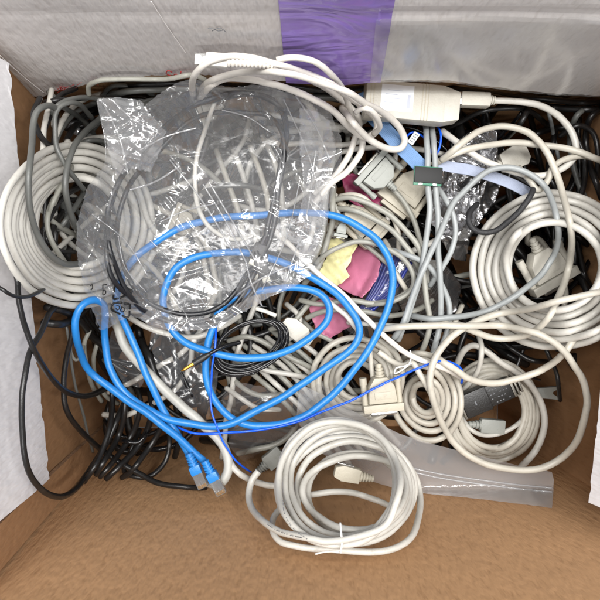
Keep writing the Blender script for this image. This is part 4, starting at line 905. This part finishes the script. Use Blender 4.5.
# ================================================================ ADAPTER AND USB LEAD
t = thing('adapter_box', P(412, 103, .01), 'cream adapter box with a white label, tucked under the far flap', 'adapter')
T, z_ = frame(410, 103, 5, z=.012, half=10, R=26)
MB().box(-46, 33, -19, 18, -11, 9, 2.2).out('housing', 'hood_w', t, T); MB().prism([(32, -19), (48, -15), (48, 13), (32, 18)], -10, 8, 1.2, top=.97).out('end_cap', 'hood_w', t, T)
b = MB().box(9.4, 10.3, -18.6, 17.6, 8.7, 9.25, 0).box(12.4, 13.3, -18.6, 17.6, 8.7, 9.25, 0).box(15.4, 16.3, -18.6, 17.6, 8.7, 9.25, 0); b.out('groove_rib', 'hood_b', t, T)
b = MB().box(-41.5, -40.6, -18.6, 17.6, 8.7, 9.25, 0).box(-38.5, -37.6, -18.6, 17.6, 8.7, 9.25, 0).out('groove_rib', 'hood_b', t, T)
lbm = MB().box(-31, 1, -12, 14, 9.02, 9.2, .05).out('label', 'label', t, T)
b = MB()
for i, (a, c) in enumerate([(-26, -12), (-28, -6), (-24, -9), (-27, -15), (-25, -10)]): b.box(a, c, -8+i*4, -7.4+i*4, 9.2, 9.3, 0)
b.box(-5, -2, -8, 5, 9.2, 9.3, 0); b.out('printed_text', 'fadedink', t, T)
MB().box(46.6, 48.7, -8, 8, -5, 5.5, .3).out('socket', 'hood_k', t, T)
t = thing('usb_cable', P(520, 120, .01), 'white USB lead plugged into the cream adapter, curving round at upper right', 'usb cable')
cable(Q('494 100.5 506 101 520 102 535 104.5 547 109 558 115 566 123 572 132 575 142 575.5 152 571 161 561 169 542 175.5 520 174 495 165 475 155 450 137 442 131'), 3.8, 'ivory', name='cord', parent=t, zmin=.004, wob=.1, comp=.9, dip=2)
T, z_ = frame(455, 99, 2, z=.013, half=6, R=5)
MB().box(-3, 6, -6, 6, -5, 5, .4).out('plug_shell', 'steel', t, T); MB().box(5, 34, -7.5, 6.5, -6, 6, 1.6).out('plug_body', 'hood_w', t, T); relief(T, 33, 40, 5.4, 4.4, 'hood_w', t, 3)
# ================================================================ LONG LOOSE CABLES ON THE RIGHT
for pts, r, m, lb in [
    ('434 356 446 364 457 371 466 377 475 380 487 382.5 500 382.5 514 380 527 376 538 372 547 367 556 361 563 354 569 346 574 338', 3.9, 'beige', 'beige cable sagging between the right coil and the black connector'),
    ('519 168 530 181 538 190 548 180 552 168 562 160 580 156 600 160 612 164', 3.5, 'beige', 'beige cable ending at the right wall above the right coil'),
    ('477 204 470 212 469 221 474 229 485 232.5 496 230 506 223.5 515 216 522 209 529 199 533 190 536 178', 3.3, 'braid', 'short black braided cable curled over the edge of the right coil'),
    ('436 163 450 156 464 151 475 148 490 145 505 143 519 142.5 538 144.5 556 147 578 152 600 160 612 166', 3.8, 'beige', 'beige cable crossing the upper right from the circuit board to the wall'),
    ('442 160 455 149 468 139 480 131 497 126 512 127 527 132 537 140 545 150 553 166 560 183 566 205 570 226 571.5 246 569 264 565 282 559 297 553 310 545 321 535 330 523 336 507 338.5 490 337.5 474 332 461 327 448 324 430 318', 3.8, 'beige', 'long beige cable arching over the top of the right coil and back below it'),
    ('394 338 402 326 412 300 420 276 430 254 440 234 446 220 454 203 464 191 476 179 488 171 500 168 512 168 526 172.5 538 180 547 190 553 202 557 218 558 236 555 252 549 263 541 275 530 285 516 296 501 304 484 311 464 316 448 318 430 319 412 316', 3.4, 'cool', 'cool grey cable in a wide arch over the left side of the right coil'),
    ('612 290 600 292.5 582 296 563 300 545 304.5 527 309 508 312.5 490 316.5 475 322 461 329.5 449 339 439 351 433 364 430.5 380 432 395 435 406 440 420 446 431 453 442 465 453 483 462.5 497 467 512 470 527 470.5 541 468 555 462 567 453 576 442 582 428 586 415 587.5 402 585 388 581 377 574 366 566 354 556 344 547 338 538 333 520 329 501 326.5 482 326 464 326 440 325 417 326 395 328 380 329', 3.9, 'beige', 'longest beige cable, hanging in a big U over the lower right of the pile')]:
    cable(Q(pts), r, m, lb, zmin=.0, comp=.85, wob=.15, sm=9)
# ================================================================ THE BIG CLEAR BAG
u = thing('usb_cable', P(290, 90, .05), 'white USB cable folded in long loops over the bag and far flap', 'usb cable')
cable(Q('272 66 292 72 310 79 326 88 340 99 352 110 360 120 355 140 348 158 338 172 326 184 314 195'), 3.6, 'white', name='cord', parent=u, zmin=.0, comp=.8)
cable(Q('276 60 288 57.5 300 58 316 63 330 73 340 84 346 97 352 118 361 134 362 148 355 162 345 174 330 184 314 204'), 3.6, 'white', name='cord', parent=u, zmin=.0, comp=.8)
bag = thing('plastic_bag', P(205, 200, .03), 'large crinkled clear plastic bag with recycling marks, holding a thin black cable', 'plastic bag')
outline = Q('97 100 103 98 112 100 119 99 130 104 138 112 146 104 158 95 171 86 182 81 196 79 206 81 216 84 230 88 246 86 262 84 280 90 298 96 316 104 330 112 338 128 343 146 340 168 334 190 330 205 328 218 324 236 318 254 321 268 310 276 296 284 280 291 266 299 250 308 236 317 222 326 204 330 188 331 170 331 152 326 138 318 128 316 112 326 100 331 96 318 90 306 88 296 84 290 82 276 78 262 76 240 77 222 82 206 86 190 96 176 104 166 107 150 104 130 100 114')
back = Q('104 104 138 116 160 98 196 86 246 92 300 102 328 116 336 146 328 190 320 236 310 268 280 286 236 310 190 324 152 320 118 306 96 290 86 262 84 226 98 182 112 156 108 128')
sheet(back, 3.0, lambda x, y: drape(x, y, 4, 6)+.001+.4*crumple(x, y, 51, (75, 80, 345, 330), lines=20), 'film_in', 'bag_back', parent=bag, paint=.0005)
# the lead inside the bag
blk = Q('282 150 285 132 281 112 270 99 248 93 222 96 196 104 172 122 148 144 126 172 112 200 106 226 107 252 114 276 128 297 146 312 172 322 202 325 228 316 246 300 258 280 264 258 268 236 272 212 277 187 282 160 287 136 281 110 262 97 240 93 214 98 188 109 164 130 140 153 122 180 110 210 108 240 113 266 124 290 142 308 168 320 200 322 224 314 242 298 252 280 260 262 270 240 277 214 280 190 284 165 280 130 268 115 250 111 220 114 192 122 170 138 150 160 132 182 121 206 118 232 121 256 130 280 146 300 170 312 198 314 220 308 238 292 250 274 258 262')
bc = thing('thin_cable', P(190, 210, .02), 'thin black cable looped inside the plastic bag', 'cable')
cable(blk, 3.0, 'dkwire', name='cord', parent=bc, zmin=.006, comp=.6, seg=10, wob=1.8)
for a, c, an in ((258, 252, 115), (262, 268, 70)):
    T, _ = frame(a, c, an, half=4, R=8); MB().box(-9, 9, -6, 6, -4, 4, 1.2).out('plug_body', 'hood_k', bc, T); MB().box(8, 15, -4, 4, -2.4, 2.4, .4).out('plug_shell', 'darksteel', bc, T); relief(T, -18, -8, 2.6, 4, 'hood_k', bc, 3)
cable(Q('216 98 210 114 203 135 197 160 195 185 198 208 208 226 222 236 238 239 252 236'), 2.7, 'ivory', 'ivory lead curving down inside the plastic bag', zmin=.0, comp=.6)
def front_z(x, y):
    e = drape(x, y, 7, 7, .005); return e+.0035+1.15*crumple(x, y, 52, (75, 80, 345, 332), levels=((56, .010), (28, .0036)), lines=60, lh=.003, long=1.9)
fr = sheet(outline, 1.5, front_z, 'film', 'bag_front', parent=bag, jag=.8, paint=.0005)
frz = surf(fr)
for pl, sd in ((Q('97 99 120 97 140 100 152 116 166 132 160 152 150 172 132 168 116 176 108 150 102 122'), 61), (Q('300 108 318 112 330 122 336 150 330 190 322 240 312 262 300 268 296 230 304 190 300 150'), 62),
               (Q('152 330 140 318 150 308 180 318 210 318 240 302 270 288 300 276 300 284 266 299 236 317 222 326 204 330 180 331'), 64)):
    bx_ = (min(p[0] for p in pl), min(p[1] for p in pl), max(p[0] for p in pl), max(p[1] for p in pl))
    sheet(pl, 1.7, lambda x, y: np.maximum(drape(x, y, 6, 5, .004)+.002, 0)+crumple(x, y, sd, bx_, levels=((26, .004), (12, .0015)), lines=14, lh=.002, long=1.2), 'film2', 'folded_layer', parent=bag, jag=.8)
gf = random.Random(12)
def fold(a, b, bend=0, r=.8):
    m_ = ((a[0]+b[0])/2+bend*(b[1]-a[1]), (a[1]+b[1])/2-bend*(b[0]-a[0])); on_film('fold_ridge', [[a, m_, b]], r, 'fold', bag, .0010, zref=frz)
for a, b, bd in (((203, 184), (246, 262), .02), ((209, 182), (254, 258), .0), ((246, 262), (262, 306), -.05), ((92, 214), (148, 276), .08), ((118, 236), (146, 292), -.12), ((160, 222), (214, 204), .05),
                 ((284, 100), (322, 200), .03), ((296, 96), (330, 160), .04), ((104, 104), (128, 174), .05), ((112, 100), (160, 134), -.06), ((140, 150), (196, 128), .05), ((170, 160), (232, 250), .03),
                 ((300, 180), (262, 290), .05), ((316, 150), (286, 280), .04), ((222, 110), (270, 132), .08), ((130, 190), (180, 166), -.06), ((150, 240), (210, 312), .04), ((230, 300), (300, 262), .05)):
    fold(a, b, bd, gf.uniform(.5, 1.1))
on_film('printed_mark', [Q('115 285 119 284.2 123 286'), Q('125 286.5 129 289 132 291 130.5 293.5'), Q('128 294 124 296 120 298'), Q('118 298.5 113.5 299 113.8 294'), Q('114 292 114.3 288 115 285'),
    Q('114 303 118 302.5 122 302.6'), Q('124 303.5 128 303.8 129.8 304.5 129.8 309'), Q('129.5 311 129 316 126.5 317.5 122 315.5'), Q('120 314 115.5 312 111.5 309 112 305.5 114 303')], .95, 'ink', bag, .0012, zref=frz)
on_film('printed_text', [Q('119 289 121 288 123 290 121 292 119 291 119 289'), Q('122 293 125 290.5'), Q('123 291 126 293.5'), Q('116 306 119 306 119 309 117 310 116 308'), Q('121 307 124 308 124 311 121.5 312 120.5 309.5 122 308'),
    Q('102.5 285 107 284.5'), Q('102.8 285 102.8 288.5'), Q('103 290 103 295 105.5 293.5 105.5 290.5 103 290.3'), Q('90.5 286 92 284.5 92.5 288 91 290')], .5, 'ink', bag, .0012, zref=frz)
on_film('bag_seam', [Q('97 101 101 120 105 140 106 158')], .5, 'film', bag, .001, zref=frz)
# ================================================================ WHITE USB CABLE ON TOP
T, z_ = frame(210, 60, 184, z=zwall(212, 60)+.006, half=5, R=9); T = T@Matrix.Translation((-2, 0, 0))
MB().box(-16, 6, -7, 7, -4, 4, 1.5).out('plug_body', 'white', u, T); MB().box(5.5, 17, -5.6, 5.6, -2.6, 2.6, .4).out('plug_shell', 'steel', u, T); relief(T, -62, -15, 4.2, 6, 'white', u, 12)
cable(Q('193 94 192 84 195 74 207 63 227 57 252 57.5 277 64 307 74 330 84 352 98 368 110 376 120 376 131 366 137 352 129 334 112 314 100 296 91 268 83 245 79 222 80 208 88 200 98'), 3.9, 'white', name='cord', parent=u, zmin=.0, comp=.85, wob=.1, dip=3, dipd=.03)
cable(Q('200 92 208 82 230 74.5 260 71.5 290 74 312 79 332 86 350 94 366 104 380 111 394 121 402 131 405 141 401 148 392 149 380 145 368 138 356 126 342 108'), 3.9, 'white', name='cord', parent=u, zmin=.0, comp=.85, wob=.1, dip=3, dipd=.03)
cable(Q('356 112 362 108 370 110 377 118 379 128 374 134'), 3.2, 'white', name='cord', parent=u, zmin=.01, dip=3)
print('objects', len(S.objects), 'verts', sum(len(o.data.vertices) for o in S.objects if o.type == 'MESH'))
